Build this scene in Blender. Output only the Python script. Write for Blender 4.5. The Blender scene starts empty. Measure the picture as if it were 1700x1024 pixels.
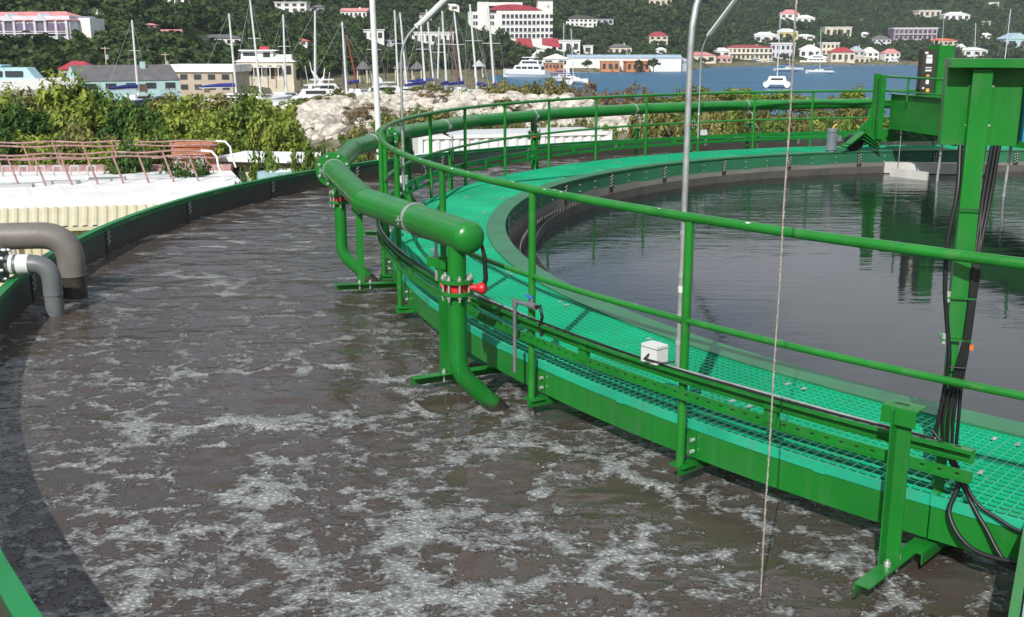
import bpy, bmesh, math, random
import numpy as np
from mathutils import Vector, Matrix
random.seed(7); rng = np.random.default_rng(7)
R_ = math.radians
# ------------------------------------------------------------------ camera, world, sun, exposure
scene = bpy.context.scene
F, HY = 1760.0, 81.0                      # focal length in photo pixels, horizon row (photo 1700 x 1024)
PIT = math.atan((512-HY)/F)
UNIT = 0.83
CZ = 2.324*UNIT
CEN = (10.8*UNIT, 14.23*UNIT)             # centre of the round tanks
cam = bpy.data.cameras.new('camera'); camo = bpy.data.objects.new('camera', cam)
scene.collection.objects.link(camo); scene.camera = camo
cam.sensor_width = 36.0; cam.lens = 36.0*F/1700.0
cam.clip_start = 0.05; cam.clip_end = 12000
camo.location = (0, 0, CZ); camo.rotation_euler = (math.pi/2-PIT, 0, 0)
SUN_AZ, SUN_EL = 252.0, 36.0              # degrees: direction towards the sun, from +X counter-clockwise
sl = bpy.data.lights.new('sun', 'SUN'); so = bpy.data.objects.new('sun', sl); scene.collection.objects.link(so)
sl.energy = 4.8; sl.angle = R_(0.53); sl.color = (1.0, 0.955, 0.88)
sv = Vector((math.cos(R_(SUN_AZ))*math.cos(R_(SUN_EL)), math.sin(R_(SUN_AZ))*math.cos(R_(SUN_EL)), math.sin(R_(SUN_EL))))
so.rotation_euler = sv.to_track_quat('Z', 'Y').to_euler(); so.location = (-20, -40, 60)
w = bpy.data.worlds.new('World'); scene.world = w; w.use_nodes = True
wn, wl = w.node_tree.nodes, w.node_tree.links
bg = wn['Background']; bg.inputs['Strength'].default_value = 0.10
sky = wn.new('ShaderNodeTexSky'); sky.sky_type = 'NISHITA'; sky.sun_disc = False
sky.sun_elevation = R_(SUN_EL); sky.sun_rotation = R_(90-SUN_AZ); sky.air_density = 1.0; sky.dust_density = 0.6; sky.ozone_density = 1.5
# fair-weather cumulus over the whole dome
tc = wn.new('ShaderNodeTexCoord'); sep = wn.new('ShaderNodeSeparateXYZ'); wl.new(tc.outputs['Generated'], sep.inputs[0])
zadd = wn.new('ShaderNodeMath'); zadd.operation = 'ADD'; zadd.inputs[1].default_value = 0.16; wl.new(sep.outputs['Z'], zadd.inputs[0])
zmx = wn.new('ShaderNodeMath'); zmx.operation = 'MAXIMUM'; zmx.inputs[1].default_value = 0.05; wl.new(zadd.outputs[0], zmx.inputs[0])
dx = wn.new('ShaderNodeMath'); dx.operation = 'DIVIDE'; wl.new(sep.outputs['X'], dx.inputs[0]); wl.new(zmx.outputs[0], dx.inputs[1])
dy = wn.new('ShaderNodeMath'); dy.operation = 'DIVIDE'; wl.new(sep.outputs['Y'], dy.inputs[0]); wl.new(zmx.outputs[0], dy.inputs[1])
cmb = wn.new('ShaderNodeCombineXYZ'); dx2 = wn.new('ShaderNodeMath'); dx2.operation = 'ADD'; dx2.inputs[1].default_value = -0.30; wl.new(dx.outputs[0], dx2.inputs[0]); wl.new(dx2.outputs[0], cmb.inputs[0]); wl.new(dy.outputs[0], cmb.inputs[1]); cmb.inputs[2].default_value = 8.8
nz = wn.new('ShaderNodeTexNoise'); nz.inputs['Scale'].default_value = 1.1; nz.inputs['Detail'].default_value = 9; nz.inputs['Roughness'].default_value = 0.58
wl.new(cmb.outputs[0], nz.inputs['Vector'])
rp = wn.new('ShaderNodeValToRGB'); rp.color_ramp.elements[0].position = 0.42; rp.color_ramp.elements[1].position = 0.55
wl.new(nz.outputs['Fac'], rp.inputs[0])
mx = wn.new('ShaderNodeMix'); mx.data_type = 'RGBA'; wl.new(rp.outputs[0], mx.inputs['Factor'])
wl.new(sky.outputs[0], mx.inputs['A']); mx.inputs['B'].default_value = (8.8, 9.0, 9.6, 1); wl.new(mx.outputs['Result'], bg.inputs['Color'])
vs = scene.view_settings; vs.view_transform = 'Standard'; vs.look = 'None'; vs.gamma = 1.0; vs.exposure = 0.08
vs.use_curve_mapping = False
scene.cycles.max_bounces = 6; scene.cycles.transparent_max_bounces = 8
scene.cycles.sample_clamp_indirect = 6.0

# ------------------------------------------------------------------ helpers
COL = scene.collection
def at(x, y, z):
    """photo pixel -> point on the horizontal plane z"""
    u = (x-850)/F; v = (512-y)/F; c, s = math.cos(PIT), math.sin(PIT)
    d = Vector((u, c+v*s, -s+v*c)); t = (z-CZ)/d.z
    return Vector((d.x*t, d.y*t, z))
def atd(x, y, dist):
    """photo pixel -> point at a forward distance"""
    u = (x-850)/F; v = (512-y)/F; c, s = math.cos(PIT), math.sin(PIT)
    d = Vector((u, c+v*s, -s+v*c)); t = dist/d.y
    return Vector((d.x*t, d.y*t, CZ+d.z*t))
def pc(r, deg, z=0.0):
    return Vector((CEN[0]+r*math.cos(R_(deg)), CEN[1]+r*math.sin(R_(deg)), z))
def polar(p):
    a = math.atan2(p.y-CEN[1], p.x-CEN[0]); return math.hypot(p.x-CEN[0], p.y-CEN[1]), math.degrees(a)
def tag(o, label=None, cat=None, group=None, kind=None):
    if label: o['label'] = label
    if cat: o['category'] = cat
    if group: o['group'] = group
    if kind: o['kind'] = kind
    return o
def empty(name, loc=(0, 0, 0), rz=0.0):
    o = bpy.data.objects.new(name, None); COL.objects.link(o); o.location = loc; o.rotation_euler = (0, 0, rz)
    o.empty_display_size = 0.2
    return o
def local(parent):
    """matrix taking world points into a parent's space (parents are translated / z-rotated only)"""
    if parent is None: return None
    m = Matrix.Identity(4); o = parent
    ch = []
    while o is not None: ch.append(o); o = o.parent
    for o in reversed(ch): m = m @ (Matrix.Translation(o.location) @ o.rotation_euler.to_matrix().to_4x4())
    return m.inverted()
class MB:
    def __init__(s): s.v = []; s.f = []; s.smooth = []
    def add(s, vs, fs, smooth=False):
        n = len(s.v); s.v += [tuple(v) for v in vs]; s.f += [tuple(i+n for i in f) for f in fs]; s.smooth += [smooth]*len(fs)
        return s
    def hexa(s, p):            # 8 corners: bottom 4 ccw, top 4 ccw
        return s.add(p, [(3, 2, 1, 0), (4, 5, 6, 7), (0, 1, 5, 4), (1, 2, 6, 5), (2, 3, 7, 6), (3, 0, 4, 7)])
    def box(s, c, size, rz=0.0, M=None):
        hx, hy, hz = size[0]/2, size[1]/2, size[2]/2
        p = [Vector((x, y, z)) for z in (-hz, hz) for x, y in ((-hx, -hy), (hx, -hy), (hx, hy), (-hx, hy))]
        m = Matrix.Translation(c) @ (M if M is not None else Matrix.Rotation(rz, 4, 'Z'))
        return s.hexa([m @ q for q in p])
    def bar(s, a, b, wx, wz, up=(0, 0, 1)):      # rectangular bar between two points
        a, b = Vector(a), Vector(b); d = (b-a).normalized(); u = Vector(up)
        if abs(d.dot(u)) > 0.98: u = Vector((1, 0, 0))
        sd = d.cross(u).normalized(); u = sd.cross(d).normalized()
        q = [a-sd*wx/2-u*wz/2, a+sd*wx/2-u*wz/2, b+sd*wx/2-u*wz/2, b-sd*wx/2-u*wz/2]
        return s.hexa(q+[p+u*wz for p in q])
    def tube(s, pts, r, n=12, caps=True, smooth=True):
        pts = [Vector(p) for p in pts]; k = len(pts); rr = r if isinstance(r, (list, tuple)) else [r]*k
        vs = []; prev = None
        for i, p in enumerate(pts):
            if i == 0: t = pts[1]-p
            elif i == k-1: t = p-pts[i-1]
            else: t = (pts[i+1]-p).normalized()+(p-pts[i-1]).normalized()
            t = t.normalized()
            if prev is None:
                u = Vector((0, 0, 1)) if abs(t.z) < .95 else Vector((1, 0, 0))
            else: u = prev
            sd = t.cross(u).normalized(); u = sd.cross(t).normalized(); prev = u
            sc = 1.0
            if 0 < i < k-1:
                cs = (pts[i+1]-p).normalized().dot(t); sc = 1.0/max(cs, 0.6)
                ax = ((pts[i+1]-p).normalized()-(p-pts[i-1]).normalized())
            for j in range(n):
                a = 2*math.pi*j/n; o = (sd*math.cos(a)+u*math.sin(a))*rr[i]
                if 0 < i < k-1 and ax.length > 1e-5:
                    an = ax.normalized(); o = o+an*(o.dot(an))*(sc-1)
                vs.append(p+o)
        fs = [(i*n+j, i*n+(j+1) % n, (i+1)*n+(j+1) % n, (i+1)*n+j) for i in range(k-1) for j in range(n)]
        s.add(vs, fs, smooth)
        if caps:
            s.add(vs[:n], [tuple(reversed(range(n)))]); s.add(vs[-n:], [tuple(range(n))])
        return s
    def cyl(s, c, r, h, n=12, r2=None, axis=(0, 0, 1)):
        a = Vector(axis).normalized(); c = Vector(c)
        return s.tube([c, c+a*h], [r, r if r2 is None else r2], n)
    def sector(s, r0, r1, z0, z1, a0, a1, n):
        vs = []
        for i in range(n+1):
            t = a0+(a1-a0)*i/n
            vs += [pc(r0, t, z0), pc(r1, t, z0), pc(r1, t, z1), pc(r0, t, z1)]
        fs = []
        for i in range(n):
            b = i*4
            for j in range(4): fs.append((b+j, b+4+j, b+4+(j+1) % 4, b+(j+1) % 4))
        if a1 < a0: fs = [tuple(reversed(f)) for f in fs]
        if abs(abs(a1-a0)-360) > 1e-3: fs += [(0, 1, 2, 3), (n*4+3, n*4+2, n*4+1, n*4)]
        return s.add(vs, fs)
    def sphere(s, c, r, n=12, m=8, sq=(1, 1, 1), half=False):
        c = Vector(c); vs = []; lo = 0 if half else -math.pi/2
        for i in range(m+1):
            p = lo+(math.pi/2-lo)*i/m
            for j in range(n):
                a = 2*math.pi*j/n
                vs.append(c+Vector((r*sq[0]*math.cos(p)*math.cos(a), r*sq[1]*math.cos(p)*math.sin(a), r*sq[2]*math.sin(p))))
        return s.add(vs, [(i*n+j, i*n+(j+1) % n, (i+1)*n+(j+1) % n, (i+1)*n+j) for i in range(m) for j in range(n)], True)
    def prism(s, poly, off):   # polygon (3d points) extruded by a vector
        n = len(poly); off = Vector(off); vs = [Vector(p) for p in poly]+[Vector(p)+off for p in poly]
        return s.add(vs, [tuple(reversed(range(n))), tuple(range(n, 2*n))]+[(i, (i+1) % n, n+(i+1) % n, n+i) for i in range(n)])
    def mesh(s, name, M=None):
        me = bpy.data.meshes.new(name)
        vs = s.v if M is None else [tuple(M @ Vector(v)) for v in s.v]
        me.from_pydata(vs, [], s.f); me.polygons.foreach_set('use_smooth', s.smooth)
        bm = bmesh.new(); bm.from_mesh(me); bmesh.ops.recalc_face_normals(bm, faces=bm.faces); bm.to_mesh(me); bm.free()
        return me
    def build(s, name, mat, parent=None, kind=None):
        me = s.mesh(name, local(parent)); me.materials.append(mat)
        o = bpy.data.objects.new(name, me); COL.objects.link(o); o.parent = parent
        if kind: o['kind'] = kind
        return o
def inst(name, me, parent=None, loc=(0, 0, 0), rz=0.0, sc=None):
    o = bpy.data.objects.new(name, me); COL.objects.link(o); o.parent = parent; o.location = loc; o.rotation_euler = (0, 0, rz)
    if sc is not None: o.scale = sc if not isinstance(sc, (int, float)) else (sc, sc, sc)
    return o
def copy_tree(o, parent=None):
    c = o.copy(); COL.objects.link(c); c.parent = parent
    for ch in list(o.children): copy_tree(ch, c)
    return c
def arc(r, z, a0, a1, step=1.25):
    n = max(2, int(abs(a1-a0)/step)); return [pc(r, a0+(a1-a0)*i/n, z) for i in range(n+1)]
def bend(p0, p1, p2, rad, n=6):
    """fillet corner p1 between p0 and p2"""
    p0, p1, p2 = Vector(p0), Vector(p1), Vector(p2)
    a = (p0-p1).normalized(); b = (p2-p1).normalized(); s, e = p1+a*rad, p1+b*rad
    return [s*(1-t)**2+p1*2*t*(1-t)+e*t*t for t in [i/n for i in range(n+1)]]

# ------------------------------------------------------------------ materials
def nodes(m): return m.node_tree.nodes, m.node_tree.links
def pmat(name, col, rough=0.5, metal=0.0, vary=0.15, vscale=3.0, bump=0.0, bscale=40.0, dirt=None, dirt_amt=0.0, dscale=1.5, spec=0.5, rust=0.0, tide=None):
    m = bpy.data.materials.new(name); m.use_nodes = True; n, l = nodes(m); b = n['Principled BSDF']
    b.inputs['Roughness'].default_value = rough; b.inputs['Metallic'].default_value = metal; b.inputs['Specular IOR Level'].default_value = spec
    g = n.new('ShaderNodeNewGeometry')
    nz = n.new('ShaderNodeTexNoise'); nz.inputs['Scale'].default_value = vscale; nz.inputs['Detail'].default_value = 6; l.new(g.outputs['Position'], nz.inputs['Vector'])
    mr = n.new('ShaderNodeMapRange'); mr.inputs[1].default_value = 0.3; mr.inputs[2].default_value = 0.7; mr.inputs[3].default_value = 1-vary; mr.inputs[4].default_value = 1+vary
    l.new(nz.outputs['Fac'], mr.inputs[0])
    mu = n.new('ShaderNodeMix'); mu.data_type = 'RGBA'; mu.blend_type = 'MULTIPLY'; mu.inputs['Factor'].default_value = 1
    mu.inputs['A'].default_value = (*col, 1); l.new(mr.outputs[0], mu.inputs['B']); out = mu.outputs['Result']
    if dirt:
        n2 = n.new('ShaderNodeTexNoise'); n2.inputs['Scale'].default_value = dscale; n2.inputs['Detail'].default_value = 9; n2.inputs['Roughness'].default_value = 0.68
        l.new(g.outputs['Position'], n2.inputs['Vector'])
        r2 = n.new('ShaderNodeMapRange'); r2.inputs[1].default_value = 0.52; r2.inputs[2].default_value = 0.72; r2.inputs[3].default_value = 0; r2.inputs[4].default_value = dirt_amt
        l.new(n2.outputs['Fac'], r2.inputs[0])
        m2 = n.new('ShaderNodeMix'); m2.data_type = 'RGBA'; l.new(r2.outputs[0], m2.inputs['Factor']); l.new(out, m2.inputs['A']); m2.inputs['B'].default_value = (*dirt, 1)
        out = m2.outputs['Result']
        rr = n.new('ShaderNodeMapRange'); rr.inputs[3].default_value = rough; rr.inputs[4].default_value = min(1, rough+.35); l.new(r2.outputs[0], rr.inputs[0]); l.new(rr.outputs[0], b.inputs['Roughness'])
    if rust > 0:
        n4 = n.new('ShaderNodeTexNoise'); n4.inputs['Scale'].default_value = 17; n4.inputs['Detail'].default_value = 8; n4.inputs['Roughness'].default_value = .75; l.new(g.outputs['Position'], n4.inputs['Vector'])
        r4 = n.new('ShaderNodeMapRange'); r4.inputs[1].default_value = .66; r4.inputs[2].default_value = .74; r4.inputs[4].default_value = rust; l.new(n4.outputs['Fac'], r4.inputs[0])
        m4 = n.new('ShaderNodeMix'); m4.data_type = 'RGBA'; l.new(r4.outputs[0], m4.inputs['Factor']); l.new(out, m4.inputs['A']); m4.inputs['B'].default_value = (.11, .05, .025, 1); out = m4.outputs['Result']
        mps = n.new('ShaderNodeMapping'); mps.inputs['Scale'].default_value = (9, 9, .9); l.new(g.outputs['Position'], mps.inputs['Vector'])
        n5 = n.new('ShaderNodeTexNoise'); n5.inputs['Scale'].default_value = 2.2; n5.inputs['Detail'].default_value = 5; l.new(mps.outputs[0], n5.inputs['Vector'])
        r5 = n.new('ShaderNodeMapRange'); r5.inputs[1].default_value = .5; r5.inputs[2].default_value = .75; r5.inputs[4].default_value = .5; l.new(n5.outputs['Fac'], r5.inputs[0])
        m5 = n.new('ShaderNodeMix'); m5.data_type = 'RGBA'; l.new(r5.outputs[0], m5.inputs['Factor']); l.new(out, m5.inputs['A']); m5.inputs['B'].default_value = (.045, .19, .055, 1); out = m5.outputs['Result']
    if tide:
        sp = n.new('ShaderNodeSeparateXYZ'); l.new(g.outputs['Position'], sp.inputs[0]); ma = n.new('ShaderNodeMath'); ma.operation = 'MULTIPLY_ADD'; ma.inputs[1].default_value = .16; l.new(nz.outputs['Fac'], ma.inputs[0]); l.new(sp.outputs['Z'], ma.inputs[2])
        r6 = n.new('ShaderNodeMapRange'); r6.inputs[1].default_value = tide+.06; r6.inputs[2].default_value = tide+.115; r6.inputs[3].default_value = .85; r6.inputs[4].default_value = 0; l.new(ma.outputs[0], r6.inputs[0])
        m6 = n.new('ShaderNodeMix'); m6.data_type = 'RGBA'; l.new(r6.outputs[0], m6.inputs['Factor']); l.new(out, m6.inputs['A']); m6.inputs['B'].default_value = (.045, .038, .030, 1); out = m6.outputs['Result']
    l.new(out, b.inputs['Base Color'])
    if bump > 0:
        n3 = n.new('ShaderNodeTexNoise'); n3.inputs['Scale'].default_value = bscale; n3.inputs['Detail'].default_value = 5; l.new(g.outputs['Position'], n3.inputs['Vector'])
        bp = n.new('ShaderNodeBump'); bp.inputs['Strength'].default_value = bump; bp.inputs['Distance'].default_value = 0.02
        l.new(n3.outputs['Fac'], bp.inputs['Height']); l.new(bp.outputs[0], b.inputs['Normal'])
    return m
GRN = (0.010, 0.185, 0.022)
M = {}
M['green'] = pmat('green_paint', GRN, 0.28, vary=0.16, vscale=2.2, bump=0.05, bscale=25, dirt=(0.05, 0.12, 0.05), dirt_amt=0.5, dscale=4, rust=.7, tide=-.30)
M['green_rail'] = pmat('green_rail_paint', (0.014, 0.195, 0.022), 0.28, vary=0.18, vscale=4, dirt=(0.10, 0.2, 0.09), dirt_amt=0.5, dscale=9)
M['green_wall'] = pmat('green_wall_enamel', (0.022, 0.055, 0.040), 0.45, vary=0.25, vscale=1.0, dirt=(0.06, 0.058, 0.052), dirt_amt=0.8, dscale=1.6, tide=-.22)
M['green_rim'] = pmat('green_rim_paint', (0.008, 0.21, 0.055), 0.45, vary=0.12)
M['green_pale'] = pmat('green_kerb_paint', (0.022, 0.165, 0.065), 0.45, vary=0.2, vscale=3, dirt=(0.12, 0.2, 0.15), dirt_amt=0.6, dscale=5)
M['aqua'] = pmat('aqua_fibreglass', (0.002, 0.40, 0.20), 0.45, vary=0.2, vscale=1.2, dirt=(0.05, 0.20, 0.12), dirt_amt=0.7, dscale=3)
M['aqua_lip'] = pmat('aqua_lip_fibreglass', (0.015, 0.40, 0.23), 0.55, vary=0.2, vscale=2.5, dirt=(0.08, 0.22, 0.13), dirt_amt=0.7, dscale=3.5)
M['galv'] = pmat('galvanised_steel', (0.46, 0.48, 0.49), 0.42, metal=0.55, vary=0.2, vscale=14)
M['bolt'] = pmat('zinc_bolt', (0.62, 0.64, 0.64), 0.35, metal=0.6, vary=0.15)
M['white_pole'] = pmat('white_pole_paint', (0.72, 0.74, 0.75), 0.4, vary=0.1)
M['white_plastic'] = pmat('white_plastic', (0.66, 0.67, 0.67), 0.4, vary=0.06)
M['red'] = pmat('red_valve_paint', (0.62, 0.025, 0.03), 0.35, vary=0.2, vscale=10)
M['black'] = pmat('black_rubber', (0.012, 0.012, 0.014), 0.45, vary=0.3)
M['grey_pvc'] = pmat('grey_pvc', (0.13, 0.145, 0.15), 0.42, vary=0.12, vscale=5, dirt=(0.2, 0.2, 0.19), dirt_amt=0.5, dscale=6)
M['brown_pvc'] = pmat('weathered_grey_pvc', (0.17, 0.155, 0.14), 0.5, vary=0.15, vscale=5, dirt=(0.09, 0.08, 0.07), dirt_amt=0.6, dscale=3)
M['dark_pvc'] = pmat('wet_stained_pvc', (0.05, 0.042, 0.034), 0.35, vary=0.3, vscale=8)
M['motor'] = pmat('motor_grey', (0.17, 0.20, 0.23), 0.4, vary=0.12)
M['steel_grey'] = pmat('dull_stainless', (0.20, 0.195, 0.185), 0.5, metal=0.35, vary=0.25, vscale=2.5, dirt=(0.06, 0.05, 0.04), dirt_amt=0.6, dscale=3)
M['stained'] = pmat('stained_baffle', (0.10, 0.095, 0.085), 0.6, metal=0.1, vary=0.3, vscale=3, dirt=(0.035, 0.03, 0.025), dirt_amt=0.7, dscale=3)
M['white_baffle'] = pmat('white_scum_plate', (0.55, 0.55, 0.52), 0.5, vary=0.15, dirt=(0.25, 0.23, 0.2), dirt_amt=0.5)
M['dark_panel'] = pmat('dark_grey_cabinet', (0.045, 0.042, 0.042), 0.4, vary=0.1)
M['sticker_white'] = pmat('white_sticker', (0.7, 0.7, 0.7), 0.4, vary=0.05)
M['sticker_yellow'] = pmat('yellow_sticker', (0.7, 0.45, 0.05), 0.4, vary=0.1)
M['blue_sign'] = pmat('blue_sign_plate', (0.02, 0.20, 0.45), 0.35, vary=0.08)
M['blue_handle'] = pmat('blue_handle', (0.05, 0.15, 0.6), 0.35, vary=0.05)
M['rope'] = pmat('rope_fibre', (0.33, 0.29, 0.26), 0.8, vary=0.35, vscale=60)
M['blue_deck'] = pmat('blue_grey_deck', (0.30, 0.40, 0.45), 0.5, vary=0.1)
# ------------------------------------------------------------------ round tanks
ZW = -0.355                      # sewage level in the ring channel
ZP = -0.37                      # clarifier pool level
RO = 13.59                      # outer wall
GROUND_Z = -4.2
R_LIP, R_GI, R_KI = 10.28, 9.25, 9.06
R_RAIL = 10.345
POST0 = -141.2

# outer wall: 36 bolted panels under one rim flange
tank = empty('aeration_tank', (CEN[0], CEN[1], GROUND_Z)); tag(tank, 'outer round green steel tank wall of bolted panels around the churning channel', 'tank')
def rot_parts(name, mb, mat, parent, angles, kind=None):
    """one mesh built around angle 0, shared by copies turned about the tank centre"""
    z0 = parent.matrix_basis.translation.z if parent else 0
    me = mb.mesh(name, local(parent)); me.materials.append(mat)
    for a in angles:
        o = inst(name, me, parent, rz=R_(a))
        if kind: o['kind'] = kind
OFF = 9.4                       # seam angles 149.4, 159.4 ... (10 degree panels)
seams = [OFF-10*k for k in range(36)]
mb = MB(); mb.sector(RO, RO+0.012, GROUND_Z, -0.035, 0.10, 9.90, 8); rot_parts('wall_panel', mb, M['green_wall'], tank, seams)
mb = MB(); mb.sector(RO-0.010, RO-0.001, GROUND_Z, -0.04, -0.16, 0.16, 1); rot_parts('seam_strip', mb, M['green_wall'], tank, seams)
mb = MB()
for k in range(3):
    for s in (-1, 1):
        mb.cyl(pc(RO-0.011, 0.08*s, -0.10-0.055*k-(0.02 if s > 0 else 0)), 0.013, 0.016, 6, axis=pc(-1, 0)-pc(0, 0))
rot_parts('seam_bolts', mb, M['bolt'], tank, seams, 'stuff')
mb = MB()
for k in range(26):
    mb.cyl(pc(RO-0.001, 0.55+k*0.35, -0.055), 0.008, 0.008, 6, axis=pc(-1, 0)-pc(0, 0))
rot_parts('rim_bolts', mb, M['green_wall'], tank, seams, 'stuff')
mb = MB()
for k in range(4): mb.cyl(pc(RO-0.001, 6.2+k*0.28, -0.062), 0.016, 0.012, 6, axis=pc(-1, 0)-pc(0, 0))
rot_parts('capped_bolts', mb, M['bolt'], tank, seams, 'stuff')
mb = MB(); mb.sector(RO-0.03, RO+0.05, -0.034, -0.022, 0, 360, 180); mb.sector(RO-0.012, RO-0.003, -0.085, -0.036, 0, 360, 180)
mb.build('rim_flange', M['green_rim'], tank)

# inner wall of the clarifier with weir and baffle
clar = empty('clarifier_tank', (CEN[0], CEN[1], GROUND_Z)); tag(clar, 'inner round settling tank wall with grey notched weir below the green walkway', 'tank')
s2 = [4.4-10*k for k in range(36)]
mb = MB(); mb.sector(R_KI, R_KI+0.012, GROUND_Z, -0.012, 0.08, 9.92, 8); rot_parts('wall_panel', mb, None, clar, s2)
mb = MB(); mb.sector(R_KI-0.009, R_KI-0.001, -0.35, -0.02, -0.3, 0.3, 1); rot_parts('seam_strip', M and mb, M['green_wall'], clar, s2)
mb = MB()
for k in range(4):
    for s in (-1, 1): mb.cyl(pc(R_KI-0.010, 0.13*s, -0.05-0.05*k-(0.018 if s > 0 else 0)), 0.014, 0.014, 6, axis=pc(-1, 0)-pc(0, 0))
for a in (3.3, 6.6):
    for z in (-0.09, -0.19): mb.cyl(pc(R_KI-0.001, a, z), 0.012, 0.012, 6, axis=pc(-1, 0)-pc(0, 0))
rot_parts('seam_bolts', mb, M['bolt'], clar, s2, 'stuff')
# green enamel above, bare grey band towards the weir
m = M['clar_wall'] = bpy.data.materials.new('clarifier_wall'); m.use_nodes = True; n, l = nodes(m); b = n['Principled BSDF']
g = n.new('ShaderNodeNewGeometry'); sp = n.new('ShaderNodeSeparateXYZ'); l.new(g.outputs['Position'], sp.inputs[0])
nz = n.new('ShaderNodeTexNoise'); nz.inputs['Scale'].default_value = 2.2; nz.inputs['Detail'].default_value = 7; l.new(g.outputs['Position'], nz.inputs['Vector'])
ma = n.new('ShaderNodeMath'); ma.operation = 'MULTIPLY_ADD'; ma.inputs[1].default_value = 0.11; ma.inputs[2].default_value = -0.055; l.new(nz.outputs['Fac'], ma.inputs[0])
ad = n.new('ShaderNodeMath'); ad.operation = 'ADD'; l.new(sp.outputs['Z'], ad.inputs[0]); l.new(ma.outputs[0], ad.inputs[1])
r = n.new('ShaderNodeMapRange'); r.inputs[1].default_value = -0.235; r.inputs[2].default_value = -0.205; l.new(ad.outputs[0], r.inputs[0])
mi = n.new('ShaderNodeMix'); mi.data_type = 'RGBA'; l.new(r.outputs[0], mi.inputs['Factor']); mi.inputs['A'].default_value = (0.20, 0.195, 0.18, 1); mi.inputs['B'].default_value = (0.028, 0.15, 0.075, 1)
r3 = n.new('ShaderNodeMapRange'); r3.inputs[1].default_value = 0.3; r3.inputs[2].default_value = 0.7; r3.inputs[3].default_value = 0.8; r3.inputs[4].default_value = 1.2; l.new(nz.outputs['Fac'], r3.inputs[0])
mu = n.new('ShaderNodeMix'); mu.data_type = 'RGBA'; mu.blend_type = 'MULTIPLY'; mu.inputs['Factor'].default_value = 1; l.new(mi.outputs['Result'], mu.inputs['A']); l.new(r3.outputs[0], mu.inputs['B'])
l.new(mu.outputs['Result'], b.inputs['Base Color']); b.inputs['Roughness'].default_value = 0.45
for o in list(clar.children):
    if o.name.startswith('wall_panel'): o.data.materials.clear(); o.data.materials.append(m); break
mb = MB()                                      # V-notch weir
a = 0.0; da = 10/12.0
for k in range(12):
    a0, a1 = k*da, (k+1)*da; zt, zn = -0.275, -0.345
    ps = [(a0, zt), (a0+da*0.32, zt), (a0+da*0.5, zn), (a0+da*0.68, zt), (a1, zt)]
    for (p, zp_), (q, zq) in zip(ps[:-1], ps[1:]):
        v = [pc(8.87, p, -0.6), pc(8.875, p, -0.6), pc(8.875, q, -0.6), pc(8.87, q, -0.6), pc(8.87, p, zp_), pc(8.875, p, zp_), pc(8.875, q, zq), pc(8.87, q, zq)]
        mb.hexa(v)
rot_parts('notched_weir_plate', mb, M['steel_grey'], clar, s2)
mb = MB(); mb.sector(8.70, 8.708, -0.7, -0.245, 0.03, 9.97, 8); rot_parts('scum_baffle', mb, M['stained'], clar, s2)
mb = MB(); mb.sector(8.708, 9.058, -0.52, -0.50, 0, 360, 120); mb.build('launder_floor', M['stained'], clar)
mb = MB(); mb.sector(R_KI-0.02, R_GI, -0.010, 0.012, 0, 360, 180); mb.build('kerb_plate', M['green_pale'], clar)

# ------------------------------------------------------------------ walkway with fibreglass grating
walk = empty('ring_walkway', (CEN[0], CEN[1], -0.3)); tag(walk, 'curved walkway of aqua green fibreglass grating with dark green fascia', 'walkway')
NP = 48; pa = 360.0/NP; panel_a = [POST0-pa*k for k in range(NP)]
mb = MB(); gap = 0.03
rb = int(R_LIP*R_(pa)/0.050)
for k in range(rb+1):
    t = gap+(pa-2*gap)*k/rb
    tx = math.degrees(0.0031/9.8)
    p = [pc(R_GI+0.004, t-tx, -0.015), pc(R_LIP-0.012, t-tx, -0.015), pc(R_LIP-0.012, t+tx, -0.015), pc(R_GI+0.004, t+tx, -0.015)]
    mb.hexa(p+[q+Vector((0, 0, 0.015)) for q in p])
nc = 20
for k in range(nc+1):
    r = R_GI+0.006+(R_LIP-R_GI-0.02)*k/nc
    mb.sector(r-0.0034, r+0.0034, -0.0145, -0.0005, gap, pa-gap, 5)
rot_parts('grating_panel', mb, M['aqua'], walk, panel_a)
mb = MB(); mb.sector(R_LIP-0.008, R_LIP+0.004, -0.046, 0.004, 0.01, pa-0.01, 5); mb.sector(R_LIP+0.0045, R_LIP+0.0075, -0.05, -0.004, pa*0.62-0.35, pa*0.62, 1)
rot_parts('grating_edge_strip', mb, M['aqua_lip'], walk, panel_a)
mb = MB(); mb.sector(R_LIP-0.012, R_LIP-0.002, -0.205, -0.048, 0.02, pa-0.02, 5); mb.sector(R_LIP-0.055, R_LIP-0.013, -0.205, -0.197, 0.02, pa-0.02, 5)
rot_parts('fascia_plate', mb, M['green'], walk, panel_a)
mb = MB()                                      # cantilever arms under the grating
mb.bar(pc(R_KI+0.012, 0, -0.235), pc(R_LIP+0.11, 0, -0.235), 0.06, 0.006); mb.bar(pc(R_KI+0.012, 0.16, -0.262), pc(R_LIP+0.11, 0.16, -0.262), 0.006, 0.05)
mb.bar(pc(R_KI+0.012, 0, -0.62), pc(R_LIP-0.25, 0, -0.25), 0.05, 0.008)
rot_parts('support_arm', mb, M['green'], walk, panel_a)
mb = MB()                                      # hold-down clips
for r in (9.36, 9.86):
    for t in (.35, pa-.35): mb.sector(r-.022, r+.022, .0005, .004, t-.06, t+.06, 1); mb.cyl(pc(r, t, .004), .008, .006, 6)
rot_parts('hold_down_clips', mb, M['galv'], walk, panel_a, 'stuff')
mb = MB()                                      # grating bearers
for r in (9.34, 9.62, 9.95, 10.2): mb.sector(r-0.004, r+0.004, -0.10, -0.036, 0.0, pa-0.02, 4)
rot_parts('bearer_bars', mb, M['green'], walk, panel_a)

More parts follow.
